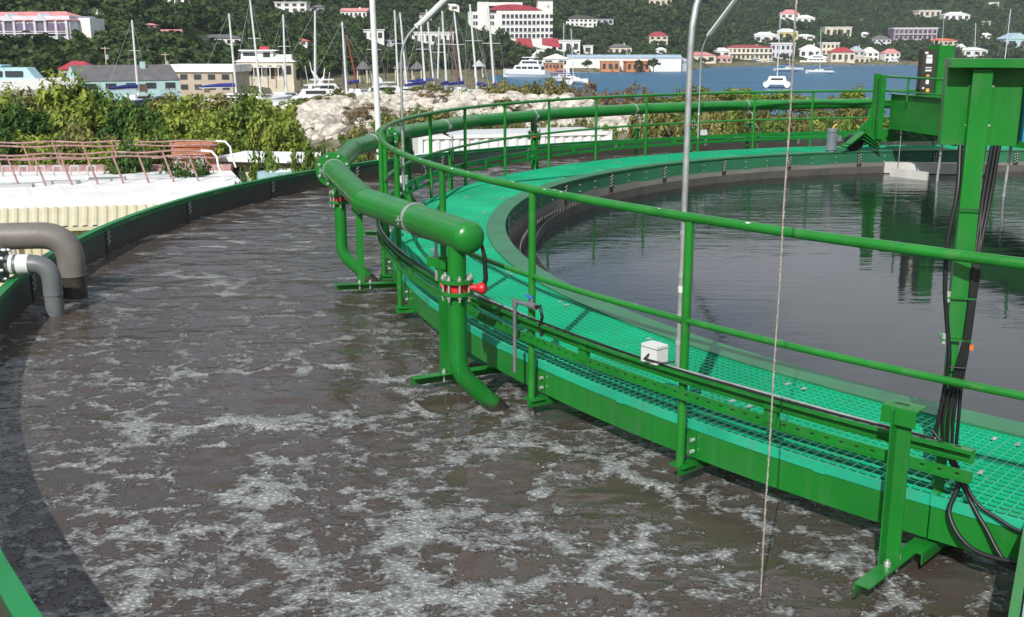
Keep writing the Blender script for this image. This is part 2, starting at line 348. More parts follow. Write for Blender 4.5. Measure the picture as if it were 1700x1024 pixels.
# ------------------------------------------------------------------ guard rail on the outer edge of the walkway
GAP0, GAP1 = -126.0, -118.0
rail = empty('guardrail', (CEN[0], CEN[1], -0.2)); tag(rail, 'curved green tubular guardrail with two rails along the ring walkway', 'railing')
A_FROM, A_TO = -126.2, -126.2-352+7.5
posts = [a for a in panel_a if True]
mb = MB(); mb.tube(arc(R_RAIL, 1.1, A_FROM, A_TO+0.0, 1.25), 0.0245, 10); mb.build('top_rail', M['green_rail'], rail)
mb = MB(); mb.tube(arc(R_RAIL, 0.56, A_FROM, A_TO, 1.25), 0.0185, 8); mb.build('mid_rail', M['green_rail'], rail)
mb = MB(); mb.tube([pc(R_RAIL, 0, -0.235), pc(R_RAIL, 0, 1.08)], 0.0235, 10)
pl = [POST0+15-pa*k for k in range(47) if k != 1]          # the cabinet column stands in for one post
rot_parts('post', mb, M['green_rail'], rail, pl)
mb = MB()
mb.sector(R_LIP+0.001, R_LIP+0.007, -0.20, -0.075, -0.28, 0.28, 1); mb.sector(R_LIP, R_RAIL+0.03, -0.245, -0.236, -0.28, 0.28, 1)
rot_parts('foot_bracket', mb, M['green'], rail, pl)
mb = MB()
for z in (-0.10, -0.165): mb.cyl(pc(R_LIP+0.007, 0.2, z), 0.012, 0.018, 6, axis=pc(1, 0)-pc(0, 0))
rot_parts('foot_bolts', mb, M['bolt'], rail, pl, 'stuff')
mb = MB()
for k in range(46):                            # weld collars where the rail lengths are joined
    a = POST0+11.2-pa*k
    if k % 3 == 0: mb.tube(arc(R_RAIL, 1.1, a-0.06, a+0.06, 0.06), 0.0262, 10)
mb.build('rail_sleeves', M['green_rail'], rail, 'stuff')
# blistered, bare patches on the rail
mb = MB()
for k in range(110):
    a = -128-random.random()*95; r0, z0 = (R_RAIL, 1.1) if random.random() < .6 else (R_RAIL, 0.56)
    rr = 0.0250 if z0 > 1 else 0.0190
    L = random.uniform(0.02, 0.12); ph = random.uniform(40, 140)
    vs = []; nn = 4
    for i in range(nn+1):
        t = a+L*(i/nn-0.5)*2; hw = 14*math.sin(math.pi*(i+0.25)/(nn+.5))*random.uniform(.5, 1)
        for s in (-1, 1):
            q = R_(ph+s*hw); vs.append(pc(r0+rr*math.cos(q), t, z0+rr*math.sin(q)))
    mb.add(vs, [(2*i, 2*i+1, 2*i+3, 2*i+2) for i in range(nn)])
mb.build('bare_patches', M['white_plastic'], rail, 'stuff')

# slotted cable channels bolted outside the posts
tray = empty('cable_channel', (CEN[0], CEN[1], 0.14)); tag(tray, 'pair of slotted green steel cable channels running around outside the posts', 'cable tray')
TA0, TA1 = -132.6, -132.6-270
for zb, zt in ((0.240, 0.30), (0.150, 0.195)):
    mb = MB(); rr = R_RAIL+0.026
    mb.sector(rr, rr+0.004, zb, zt, TA0, TA1, 216); mb.sector(rr, rr+0.045, zt-0.004, zt, TA0, TA1, 216) if zt > .25 else None
    mb.sector(rr+0.0045, rr+0.03, zb, zb+0.004, TA0, TA1, 216)
    if zt > .25: mb.sector(rr+0.041, rr+0.045, zt-0.016, zt-0.0045, TA0, TA1, 216)
    mb.build('channel_rail', M['green'], tray)
rr = R_RAIL+0.026
mb = MB()
for k in range(26): mb.sector(rr-.02, rr+0.012, 0.165, 0.285, POST0+3.4-7.5*k, POST0+3.0-7.5*k, 1)
mb.build('joint_plates', M['green'], tray, 'stuff')
mb = MB()
for k in range(420):
    a = TA0-0.3-0.42*k
    mb.sector(rr+0.012, rr+0.026, 0.3002, 0.3012, a, a-0.12, 1); mb.sector(rr+0.0042, rr+0.005, 0.170, 0.178, a, a-0.10, 1); mb.sector(rr+0.0042, rr+0.005, 0.264, 0.272, a, a-0.10, 1)
mb.build('slots', M['black'], tray, 'stuff')
for k, off in enumerate((0.0, 0.012)):
    mb = MB(); pts = []
    for i in range(90):
        a = -133.5-i*0.5; pts.append(pc(rr+0.018+off+0.004*math.sin(i*0.31+k), a, 0.309+0.006*math.sin(i*0.23+k*2)))
    mb.tube(pts, 0.0055, 6); mb.build('cable', M['black'] if k else M['galv'], tray)

# ------------------------------------------------------------------ water in the channel and the pool
def vnoise(x, y, seed):
    """smooth value noise on arrays"""
    g = np.random.default_rng(seed).random((256, 256)); xi = np.floor(x).astype(int); yi = np.floor(y).astype(int); fx = x-xi; fy = y-yi
    fx = fx*fx*(3-2*fx); fy = fy*fy*(3-2*fy); a = g[yi & 255, xi & 255]; b = g[yi & 255, (xi+1) & 255]; c = g[(yi+1) & 255, xi & 255]; d = g[(yi+1) & 255, (xi+1) & 255]
    return (a*(1-fx)+b*fx)*(1-fy)+(c*(1-fx)+d*fx)*fy
def fbm(x, y, seed, o=4, gain=0.5):
    t = 0; amp = 1; s = 0
    for k in range(o): t = t+amp*vnoise(x*2**k+k*17.3, y*2**k+k*9.1, seed+k); s += amp; amp *= gain
    return t/s
def polar_grid(rs, ths):
    Rr, T = np.meshgrid(rs, ths, indexing='ij'); X = CEN[0]+Rr*np.cos(np.radians(T)); Y = CEN[1]+Rr*np.sin(np.radians(T)); return X, Y
def grid_mesh(name, X, Y, Z, mat, attrs=None, kind=None):
    a, b = X.shape; v = np.stack([X, Y, Z], -1).reshape(-1, 3); i = np.arange(a*b).reshape(a, b)
    q = np.stack([i[:-1, :-1], i[1:, :-1], i[1:, 1:], i[:-1, 1:]], -1).reshape(-1, 4)
    me = bpy.data.meshes.new(name); me.vertices.add(len(v)); me.vertices.foreach_set('co', v.ravel()); me.loops.add(q.size); me.loops.foreach_set('vertex_index', q.ravel())
    me.polygons.add(len(q)); me.polygons.foreach_set('loop_start', np.arange(0, q.size, 4)); me.polygons.foreach_set('use_smooth', np.ones(len(q), bool)); me.update(); me.validate()
    for k, A in (attrs or {}).items(): me.attributes.new(k, 'FLOAT', 'POINT').data.foreach_set('value', A.ravel().astype(np.float32))
    me.materials.append(mat); o = bpy.data.objects.new(name, me); COL.objects.link(o)
    if kind: o['kind'] = kind
    return o
# foam in the photo: calm upwelling discs ringed by froth (centre pixel, half widths in pixels)
discs = [(820, 948, 80, 32), (370, 780, 70, 34), (1000, 845, 90, 50), (480, 655, 190, 42), (820, 790, 70, 32), (560, 860, 42, 14), (1180, 885, 90, 34), (640, 735, 60, 18), (1340, 800, 80, 38),
         (1250, 930, 60, 22), (470, 850, 44, 20), (640, 610, 60, 20), (960, 690, 70, 22), (300, 690, 70, 20), (1560, 960, 80, 60), (1100, 780, 50, 20), (860, 840, 50, 20), (470, 905, 30, 14), (960, 985, 30, 14), (640, 690, 60, 14), (560, 590, 60, 16), (880, 760, 50, 18), (230, 830, 50, 22), (340, 900, 46, 20), (720, 910, 40, 16), (1060, 960, 60, 26), (1380, 870, 50, 22), (420, 740, 40, 14), (740, 670, 46, 14), (150, 720, 40, 16), (600, 970, 46, 20), (1150, 700, 0.1, 0.1)]
froth = [(440, 810, 60, 40, .22), (250, 710, 70, 20, .22), (690, 880, 100, 30, .2), (950, 870, 110, 25, .16), (560, 690, 150, 14, .18), (355, 465, 40, 14, .2), (700, 1000, 160, 50, .12), (300, 960, 160, 90, .08), (1100, 940, 120, 40, .1),
         (1150, 760, 90, 30, .1), (980, 740, 100, 20, .1), (200, 640, 60, 12, .12), (170, 765, 40, 10, .14), (420, 700, 90, 12, .2), (820, 985, 150, 26, .1), (1400, 940, 60, 40, .1)]
def pix(X, Y):
    c, s = math.cos(PIT), math.sin(PIT); dz = ZW-CZ; D = Y*c-dz*s; return 850+F*X/D, 512-F*(Y*s+dz*c)/D
def foam_bias(X, Y):
    B = np.zeros_like(X); PX, PY = pix(X, Y)
    wob = (fbm(X*2.4, Y*2.4, 31, 4, .6)-.5)*1.5
    for (x, y, hx, hy) in discs:
        q = np.sqrt(((PX-x)/hx)**2+((PY-y)/hy)**2)+wob*0.75
        B -= 0.085*np.clip((1.15-q)/0.40, 0, 1); B += 0.095*np.exp(-((q-1.2)/0.085)**2)
    for (x, y, hx, hy, k) in froth:
        q = np.sqrt(((PX-x)/hx)**2+((PY-y)/hy)**2)+wob*0.8; B += .75*k*np.exp(-q*q*1.1)
    B += np.clip((PY-560)/400, -0.6, 1)*0.022          # the near half of the channel is frothier
    B -= 0.035*np.clip((PX-1000)/500, 0, 1)
    B += 0.05*np.exp(-((RO-np.hypot(X-CEN[0], Y-CEN[1]))/0.07)**2)     # scum line along the wall
    for a in (-149.9, -172.6):
        q = pc(10.4, a); B += 0.09*np.exp(-((X-q.x)**2+(Y-q.y)**2)/0.03)
    B -= 0.012
    return B
def wave(X, Y):
    h = 0.030*(fbm(X*1.5, Y*3.2, 11, 3)-.5)+0.016*(fbm(X*5, Y*9, 12, 3)-.5)
    return h
m = M['sewage'] = bpy.data.materials.new('aerated_sewage'); m.use_nodes = True; n, l = nodes(m); b = n['Principled BSDF']
g = n.new('ShaderNodeNewGeometry'); at_ = n.new('ShaderNodeAttribute'); at_.attribute_name = 'foam'
wp = n.new('ShaderNodeTexNoise'); wp.inputs['Scale'].default_value = 2.2; wp.inputs['Detail'].default_value = 3; l.new(g.outputs['Position'], wp.inputs['Vector'])
vm = n.new('ShaderNodeVectorMath'); vm.operation = 'MULTIPLY_ADD'; vm.inputs[1].default_value = (.16, .16, 0); l.new(wp.outputs['Color'], vm.inputs[0]); l.new(g.outputs['Position'], vm.inputs[2])
mp = n.new('ShaderNodeMapping'); mp.inputs['Rotation'].default_value = (0, 0, R_(-8)); mp.inputs['Scale'].default_value = (0.92, 1.08, 1); l.new(vm.outputs[0], mp.inputs['Vector'])
def noise(sc, det, rough, vec):
    q = n.new('ShaderNodeTexNoise'); q.inputs['Scale'].default_value = sc; q.inputs['Detail'].default_value = det; q.inputs['Roughness'].default_value = rough; l.new(vec, q.inputs['Vector']); return q.outputs['Fac']
def math_(op, a, b_=None, c_=None):
    q = n.new('ShaderNodeMath'); q.operation = op
    for i, v in enumerate((a, b_, c_)):
        if v is None: continue
        if isinstance(v, (int, float)): q.inputs[i].default_value = v
        else: l.new(v, q.inputs[i])
    return q.outputs[0]
def ramp_(v, a, b_, c_=0.0, d=1.0):
    q = n.new('ShaderNodeMapRange'); q.interpolation_type = 'SMOOTHSTEP'; l.new(v, q.inputs[0])
    for i, x in enumerate((a, b_, c_, d)): q.inputs[i+1].default_value = x
    return q.outputs[0]
n1 = noise(1.7, 3, .5, mp.outputs[0]); n2 = noise(13.0, 3, .55, mp.outputs[0]); n3 = noise(40, 3, .6, mp.outputs[0])
mps = n.new('ShaderNodeMapping'); mps.inputs['Rotation'].default_value = (0, 0, R_(6)); mps.inputs['Scale'].default_value = (0.42, 1.35, 1); l.new(vm.outputs[0], mps.inputs['Vector'])
ns = noise(4.2, 4, .58, mps.outputs[0])
fa = n.new('ShaderNodeAttribute'); fa.attribute_name = 'far'
f0 = math_('MULTIPLY_ADD', n2, 0.55, math_('MULTIPLY', n1, 0.13)); f0 = math_('MULTIPLY_ADD', n3, 0.34, f0)
vo = n.new('ShaderNodeTexVoronoi'); vo.feature = 'DISTANCE_TO_EDGE'; vo.inputs['Scale'].default_value = 2.1
wq = n.new('ShaderNodeTexNoise'); wq.inputs['Scale'].default_value = 5; wq.inputs['Detail'].default_value = 4; l.new(g.outputs['Position'], wq.inputs['Vector'])
vq = n.new('ShaderNodeVectorMath'); vq.operation = 'MULTIPLY_ADD'; vq.inputs[1].default_value = (.22, .22, 0); l.new(wq.outputs['Color'], vq.inputs[0]); l.new(mp.outputs[0], vq.inputs[2]); l.new(vq.outputs[0], vo.inputs['Vector'])
net = ramp_(vo.outputs['Distance'], 0.0, 0.15, 0.070, -0.024); f0 = math_('ADD', f0, net)
vo2 = n.new('ShaderNodeTexVoronoi'); vo2.feature = 'DISTANCE_TO_EDGE'; vo2.inputs['Scale'].default_value = 6.5; l.new(vq.outputs[0], vo2.inputs['Vector'])
f0 = math_('ADD', f0, ramp_(vo2.outputs['Distance'], 0.0, 0.08, 0.045, -0.006))
f1 = math_('MULTIPLY_ADD', ns, 0.72, math_('MULTIPLY', n3, 0.28)); f1 = math_('ADD', f1, net)
mf = n.new('ShaderNodeMix'); l.new(fa.outputs['Fac'], mf.inputs['Factor']); l.new(f0, mf.inputs['A']); l.new(f1, mf.inputs['B'])
f0 = math_('ADD', mf.outputs['Result'], at_.outputs['Fac'])
foam = ramp_(f0, 0.522, 0.552)
thick = ramp_(f0, 0.55, 0.69)
bub = n.new('ShaderNodeTexVoronoi'); bub.inputs['Scale'].default_value = 42; l.new(mp.outputs[0], bub.inputs['Vector'])
bubv = ramp_(bub.outputs['Distance'], 0.1, 0.6, 1.18, 0.6)
n4 = noise(70, 3, .7, mp.outputs[0])
cw = n.new('ShaderNodeMix'); cw.data_type = 'RGBA'; l.new(n1, cw.inputs['Factor']); cw.inputs['A'].default_value = (0.060, 0.044, 0.032, 1); cw.inputs['B'].default_value = (0.078, 0.064, 0.056, 1)
cf = n.new('ShaderNodeMix'); cf.data_type = 'RGBA'; l.new(thick, cf.inputs['Factor']); cf.inputs['A'].default_value = (0.165, 0.158, 0.153, 1); cf.inputs['B'].default_value = (0.38, 0.395, 0.39, 1)
cm = n.new('ShaderNodeMix'); cm.data_type = 'RGBA'; cm.blend_type = 'MULTIPLY'; cm.inputs['Factor'].default_value = 1; l.new(cf.outputs['Result'], cm.inputs['A']); l.new(bubv, cm.inputs['B'])
c2 = n.new('ShaderNodeMix'); c2.data_type = 'RGBA'; l.new(foam, c2.inputs['Factor']); l.new(cw.outputs['Result'], c2.inputs['A']); l.new(cm.outputs['Result'], c2.inputs['B']); l.new(c2.outputs['Result'], b.inputs['Base Color'])
l.new(math_('MULTIPLY_ADD', foam, 0.24, 0.12), b.inputs['Roughness']); b.inputs['IOR'].default_value = 1.33
hh = math_('MULTIPLY_ADD', foam, 0.32, math_('MULTIPLY', n2, 0.22)); hh = math_('MULTIPLY_ADD', math_('MULTIPLY', bubv, foam), 0.30, hh); hh = math_('MULTIPLY_ADD', math_('MULTIPLY', n4, foam), 0.35, hh)
bp = n.new('ShaderNodeBump'); bp.inputs['Strength'].default_value = 0.75; bp.inputs['Distance'].default_value = 0.03; l.new(hh, bp.inputs['Height']); l.new(bp.outputs[0], b.inputs['Normal'])
# near arc fine, the rest coarser
def channel(name, a0, a1, da, dr):
    rs = np.arange(R_KI+0.02, RO, dr); rs[-1] = RO-0.0; ths = np.linspace(a0, a1, int(abs(a1-a0)/da)+1); X, Y = polar_grid(rs, ths)
    return X, Y
X1, Y1 = channel('x', -100, -205, 0.13, 0.035); X2, Y2 = channel('x', -205, -460, 0.5, 0.09)
for X, Y, nm in ((X1, Y1, 'channel_water'), (X2, Y2, 'channel_water')):
    fb = foam_bias(X, Y) if X is X1 else np.full_like(X, 0.0); far = np.clip((600-pix(X, Y)[1])/140, 0, 1) if X is X1 else np.ones_like(X)
    o = grid_mesh(nm, X, Y, ZW+wave(X, Y)+np.clip(fb, 0, .3)*0.09, M['sewage'], {'foam': fb, 'far': far}, 'structure')
    tag(o, 'brown churning sewage with grey foam in the ring channel' if X is X1 else 'brown foaming sewage in the far side of the ring channel', 'water')
# foam bubbles that stand up from the surface
g_ = np.random.default_rng(77); cx, cy = g_.uniform(20, 1650, 40000), 1024-g_.random(40000)**1.4*540; u = (cx-850)/F; v = (512-cy)/F; c, s = math.cos(PIT), math.sin(PIT)
t = (ZW-CZ)/(-s+v*c); BX, BY = (u*t)[None, :], ((c+v*s)*t)[None, :]; fbv = foam_bias(BX, BY); rr_ = np.hypot(BX-CEN[0], BY-CEN[1])
ok = (rr_ > 10.45) & (rr_ < RO-.05) & (g_.random(BX.shape) < np.clip((fbv-0.03)*3.2, 0.006, .8)); BZ = ZW+wave(BX, BY)+np.clip(fbv, 0, .3)*.09
mb = MB()
for x, y, z in list(zip(BX[ok], BY[ok], BZ[ok]))[:420]: mb.sphere((x, y, z-0.001), random.choice((.003, .0035, .004, .005, .007))*random.uniform(.8, 1.2), 6, 3, half=True)
m = M['bubble'] = pmat('foam_bubble', (0.30, 0.31, 0.31), 0.12, vary=0.3, vscale=9)
tag(mb.build('foam_bubbles', M['bubble'], None, 'stuff'), 'small glinting bubbles floating on the brown channel', 'foam')

m = M['pool'] = bpy.data.materials.new('settled_water'); m.use_nodes = True; n, l = nodes(m); b = n['Principled BSDF']
g = n.new('ShaderNodeNewGeometry')
mp = n.new('ShaderNodeMapping'); mp.inputs['Rotation'].default_value = (0, 0, R_(12)); mp.inputs['Scale'].default_value = (0.55, 1.7, 1); l.new(g.outputs['Position'], mp.inputs['Vector'])
n1 = noise(1.3, 4, .55, mp.outputs[0]); n2 = noise(5.0, 3, .5, mp.outputs[0])
b.inputs['Base Color'].default_value = (0.010, 0.013, 0.014, 1); b.inputs['Roughness'].default_value = 0.04; b.inputs['IOR'].default_value = 1.33; b.inputs['Specular IOR Level'].default_value = 0.5
bp = n.new('ShaderNodeBump'); bp.inputs['Strength'].default_value = 0.10; bp.inputs['Distance'].default_value = 0.05; ra = n.new('ShaderNodeAttribute'); ra.attribute_name = 'ripple'; l.new(math_('MULTIPLY', math_('MULTIPLY_ADD', n2, 0.35, n1), ra.outputs['Fac']), bp.inputs['Height']); l.new(bp.outputs[0], b.inputs['Normal'])
rs = np.linspace(0.05, 8.69, 40); X, Y = polar_grid(rs, np.linspace(0, 360, 121)); o = grid_mesh('pool_water', X, Y, np.full_like(X, ZP), M['pool'], {'ripple': .75+3.2*np.clip((Y-11.5)/7, 0, 1)}, 'structure'); tag(o, 'calm dark water reflecting the sky inside the settling tank', 'water')
# ------------------------------------------------------------------ air header with drop pipes
ZH, RH, RP = 0.825, 10.80, 0.101
head = empty('air_header_pipe', (CEN[0], CEN[1], 0.0)); tag(head, 'thick green air pipe curving round outside the guardrail, with domed end cap', 'pipe')
hv = [-149.2, -158.6, -170.4, 177.6, 165.0, 152.0, 139.0, 126.0, 113.0, 100.0, 87.0, 74.0]      # bends of the header
hv = [a if a < 0 else a-360 for a in hv]
hp = [pc(RH-(0.06 if i == 0 else 0), a, ZH) for i, a in enumerate(hv)]
for i in range(len(hp)-1):
    a, b_ = hp[i].copy(), hp[i+1].copy(); mb = MB(); d = (b_-a).normalized()
    a2 = a if i == 0 else a-d*0.022; b2 = b_+d*0.022
    mb.tube([a2, b2], RP, 20); mb.build('pipe_length', M['green'], head)
    if i > 0:
        mb = MB(); mb.tube([a-d*0.03, a+d*0.03], RP+0.003, 20); mb.build('weld_band', M['green'], head)
    for q in ((0.33, 0.36) if i in (3, 5, 7, 9) else ()):
        pass
e = hp[0]; d = (hp[0]-hp[1]).normalized()
mb = MB(); nn = 20; vs = []
for i in range(7):
    p = math.pi/2*i/6
    u = Vector((0, 0, 1)); sd = d.cross(u).normalized(); u = sd.cross(d)
    for j in range(nn): a = 2*math.pi*j/nn; vs.append(e+d*RP*0.62*math.sin(p)+(sd*math.cos(a)+u*math.sin(a))*RP*max(0.02, math.cos(p))*1.004)
mb.add(vs, [(i*nn+j, i*nn+(j+1) % nn, (i+1)*nn+(j+1) % nn, (i+1)*nn+j) for i in range(6) for j in range(nn)], True); mb.build('end_cap', M['green'], head)
def flange_pair(c, d, rad, par, th=0.022, gapw=0.006, nb=8, bolts=True):
    d = Vector(d).normalized(); mb = MB()
    mb.tube([c-d*(gapw/2+th), c-d*gapw/2], rad, 20); mb.tube([c+d*gapw/2, c+d*(gapw/2+th)], rad, 20); f = mb.build('flange', M['green'], par)
    u = Vector((0, 0, 1)) if abs(d.z) < .9 else Vector((1, 0, 0)); sd = d.cross(u).normalized(); u = sd.cross(d)
    mb = MB()
    for k in range(nb):
        a = 2*math.pi*(k+.5)/nb; p = c+(sd*math.cos(a)+u*math.sin(a))*rad*0.84
        mb.tube([p-d*(gapw/2+th+0.02), p+d*(gapw/2+th+0.02)], 0.008, 6)
        for s in (-1, 1): mb.tube([p+d*s*(gapw/2+th+0.001), p+d*s*(gapw/2+th+0.014)], 0.015, 6)
    mb.build('flange_bolts', M['bolt'], f, 'stuff'); return f
fl = pc(RH-0.01, -169.2, ZH)   # bolted joint on the bend
flange_pair(pc(RH, -170.4, ZH), (hp[1]-hp[2]).normalized()+(hp[2]-hp[3]).normalized(), RP+0.062, head, th=0.03)
for t in (0.10,):
    c = hp[3].lerp(hp[4], 0.62); flange_pair(c, hp[4]-hp[3], RP+0.055, head, th=0.026)
# drop pipes
def drop(a, first=False):
    top = pc(RH-0.045, a, ZH-0.06); rp = 0.058; zv = 0.50
    r, th = RH-0.045, a
    mb = MB(); mb.tube([top, pc(r, a, zv+0.05)], rp, 16); p1 = mb.build('drop_pipe', M['green'], head)
    inw = (pc(r-1, a)-pc(r, a)); low = pc(r, a, -0.06); end = low+inw*0.42+Vector((0, 0, -0.42))
    mb = MB(); mb.tube([pc(r, a, zv-0.05)]+bend(pc(r, a, zv), low, end, 0.11, 7)+[end], rp, 16); mb.build('drop_pipe', M['green'], head)
    tl = low+inw*0.245+Vector((0, 0, -0.245)); mb = MB(); dd = (end-low).normalized(); mb.tube([tl, tl+dd*0.3], rp+0.0015, 16); mb.build('stained_pipe_end', M['dark_pvc'], head)
    # butterfly valve between two flanges
    c = pc(r, a, zv); mb = MB(); mb.cyl(c-Vector((0, 0, 0.026)), 0.068, 0.052, 18)
    tdir = (pc(r, a+0.5)-pc(r, a-0.5)).normalized(); outd = (tdir*0.75+inw*0.66).normalized()
    mb.tube([c-outd*0.105, c-outd*0.06], [0.02, 0.026], 10); mb.tube([c+outd*0.06, c+outd*0.14], [0.024, 0.02], 10)
    mb.tube([c+outd*0.135, c+outd*0.15, c+outd*0.175, c+outd*0.19], [0.024, 0.036, 0.04, 0.03], 12)
    v = mb.build('butterfly_valve', M['red'], head)
    for s in (-1, 1):
        z = zv+s*0.038; mb = MB(); mb.cyl((c.x, c.y, z-0.011), 0.105, 0.022, 20); f = mb.build('flange', M['green'], head)
    mb = MB()
    for k in range(8):
        q = 2*math.pi*(k+.3)/8; p = c+Vector((math.cos(q), math.sin(q), 0))*0.088
        mb.tube([p+Vector((0, 0, -0.085)), p+Vector((0, 0, 0.078))], 0.0075, 6); mb.cyl((p.x, p.y, zv+0.05), 0.014, 0.013, 6); mb.cyl((p.x, p.y, zv-0.064), 0.014, 0.013, 6)
    mb.build('flange_bolts', M['bolt'], v, 'stuff')
    h0 = c+outd*0.17; mb = MB()
    mb.tube([h0, h0+outd*0.02+Vector((0, 0, 0.06)), h0+outd*0.012+Vector((0, 0, 0.20)), h0-outd*0.01+Vector((0, 0, 0.29))], [0.014, 0.016, 0.014, 0.011], 8); mb.build('valve_lever', M['black'], v)
for a in (-149.9, -172.6, 165.2, 143.0, 120.5, 98.0): drop(a)
# pipe hangers / support brackets
def bracket(a, gusset=True, tsign=1, top=0.56):
    o = empty('pipe_support_bracket', pc(RH, a, -0.3)); ro = 10.55
    t = (pc(ro, a+0.5)-pc(ro, a-0.5)).normalized()*tsign; rad = (pc(2, a)-pc(1, a)).normalized()
    mb = MB(); p0, p1 = pc(R_KI+0.014, a, -0.242), pc(10.83, a, -0.242); mb.bar(p0, p1, 0.07, 0.006)
    w_ = t*(-tsign)*0.032; mb.bar(p0+w_+Vector((0, 0, -0.034)), p1+w_+Vector((0, 0, -0.034)), 0.006, 0.06); mb.build('arm', M['green'], o)
    b0 = pc(ro, a, -0.238); mb = MB(); up = Vector((0, 0, top+0.238))
    mb.bar(b0+t*0.0, b0+up, 0.064, 0.007, up=rad); mb.bar(b0-t*0.031+rad*0.032, b0+up-t*0.031+rad*0.032, 0.007, 0.06, up=rad); mb.build('upright', M['green'], o)
    mb = MB()
    for s in (-1, 1):
        q = pc(ro+0.05*s-0.005, a, -0.238); mb.cyl(q, 0.016, 0.018, 6); mb.tube([q-Vector((0, 0, 0.06)), q+Vector((0, 0, 0.03))], 0.008, 6)
    mb.build('anchor_bolts', M['bolt'], o, 'stuff')
    if gusset:
        g0 = b0+up-Vector((0, 0, 0.02)); mb = MB(); gd = -t*0.17+rad*0.05
        mb.bar(g0+t*0.03, g0+gd, 0.07, 0.006); mb.bar(g0+t*0.03+rad*0.034-Vector((0, 0, .03)), g0+gd+rad*0.034-Vector((0, 0, .03)), 0.006, 0.06); mb.build('top_arm', M['green'], o)
        rc = g0+gd*0.72; hc = pc(RH-0.03, polar(rc)[1], ZH)
        mb = MB(); mb.tube([rc-Vector((0, 0, 0.16)), Vector((rc.x, rc.y, ZH-RP-0.03))], 0.011, 8)
        for z in (rc.z-0.03, rc.z+0.015, ZH-RP-0.06): mb.cyl((rc.x, rc.y, z), 0.02, 0.016, 6)
        rr_, aa = polar(rc); best = min(range(len(hp)-1), key=lambda i: abs((hv[i]+hv[i+1])/2-(aa if aa < 0 else aa-360)))
        dseg = (hp[best+1]-hp[best]).normalized(); cc = hp[best]+dseg*((rc-hp[best]).dot(dseg)); cc.z = ZH
        sd = dseg.cross(Vector((0, 0, 1))).normalized(); ring = []
        mb.tube([Vector((rc.x, rc.y, ZH-RP-0.05)), cc-Vector((0, 0, RP+0.005))], 0.016, 8)
        r_ = mb.build('hanger_rod', M['galv'], o)
        mb = MB(); nn = 24; vs = []
        for j in range(nn):
            q = 2*math.pi*j/nn
            for w0, rr2 in ((-0.014, RP+0.001), (0.014, RP+0.001), (0.014, RP+0.008), (-0.014, RP+0.008)): vs.append(cc+dseg*w0+(sd*math.cos(q)+Vector((0, 0, 1))*math.sin(q))*rr2)
        mb.add(vs, [(j*4+k, ((j+1) % nn)*4+k, ((j+1) % nn)*4+(k+1) % 4, j*4+(k+1) % 4) for j in range(nn) for k in range(4)])
        for s in (-1, 1): mb.bar(cc+sd*s*(RP+0.008), cc+sd*s*(RP+0.04), 0.03, 0.008); mb.tube([cc+sd*s*(RP+0.026)-Vector((0, 0, .03)), cc+sd*s*(RP+0.026)+Vector((0, 0, .03))], 0.007, 6)
        mb.build('pipe_clamp', M['galv'], o)
    else:
        g0 = b0+up; mb = MB(); tt = t*-1
        mb.bar(g0+tt*-0.06-rad*0.02, g0+tt*0.09-rad*0.02, 0.10, 0.006, up=(0, 0, 1)); mb.bar(g0+tt*-0.06+rad*0.035-Vector((0, 0, .035)), g0+tt*0.09+rad*0.035-Vector((0, 0, .035)), 0.006, 0.07)
        mb.build('top_arm', M['green'], o); mb = MB(); mb.bar(g0+tt*0.0-rad*0.03+Vector((0, 0, .0035)), g0+tt*0.06-rad*0.03+Vector((0, 0, .0035)), 0.016, 0.002); mb.build('slot', M['black'], o, 'stuff')
    return o
labs = {-133.9: 'short green steel bracket standing alone on an arm, carrying no pipe', -152.6: 'green angle bracket with galvanised hanger beside the domed pipe end', -168.8: 'tall green angle bracket holding the air pipe beside its bolted bend'}
tag(bracket(-133.9, False, 1, 0.47), labs[-133.9], 'bracket', 'brackets along the ring walkway')
tag(bracket(-152.9, True, 1, 0.57), labs[-152.6], 'bracket', 'brackets along the ring walkway')
tag(bracket(-169.4, True, 1, 0.50), labs[-168.8], 'bracket', 'brackets along the ring walkway')
for a in (174.5, 159.0, 144.0, 129.0, 113.7): tag(bracket(a, True, 1, 0.5), 'green angle bracket holding the air pipe along the harbour side of the walkway', 'bracket', 'brackets along the ring walkway')

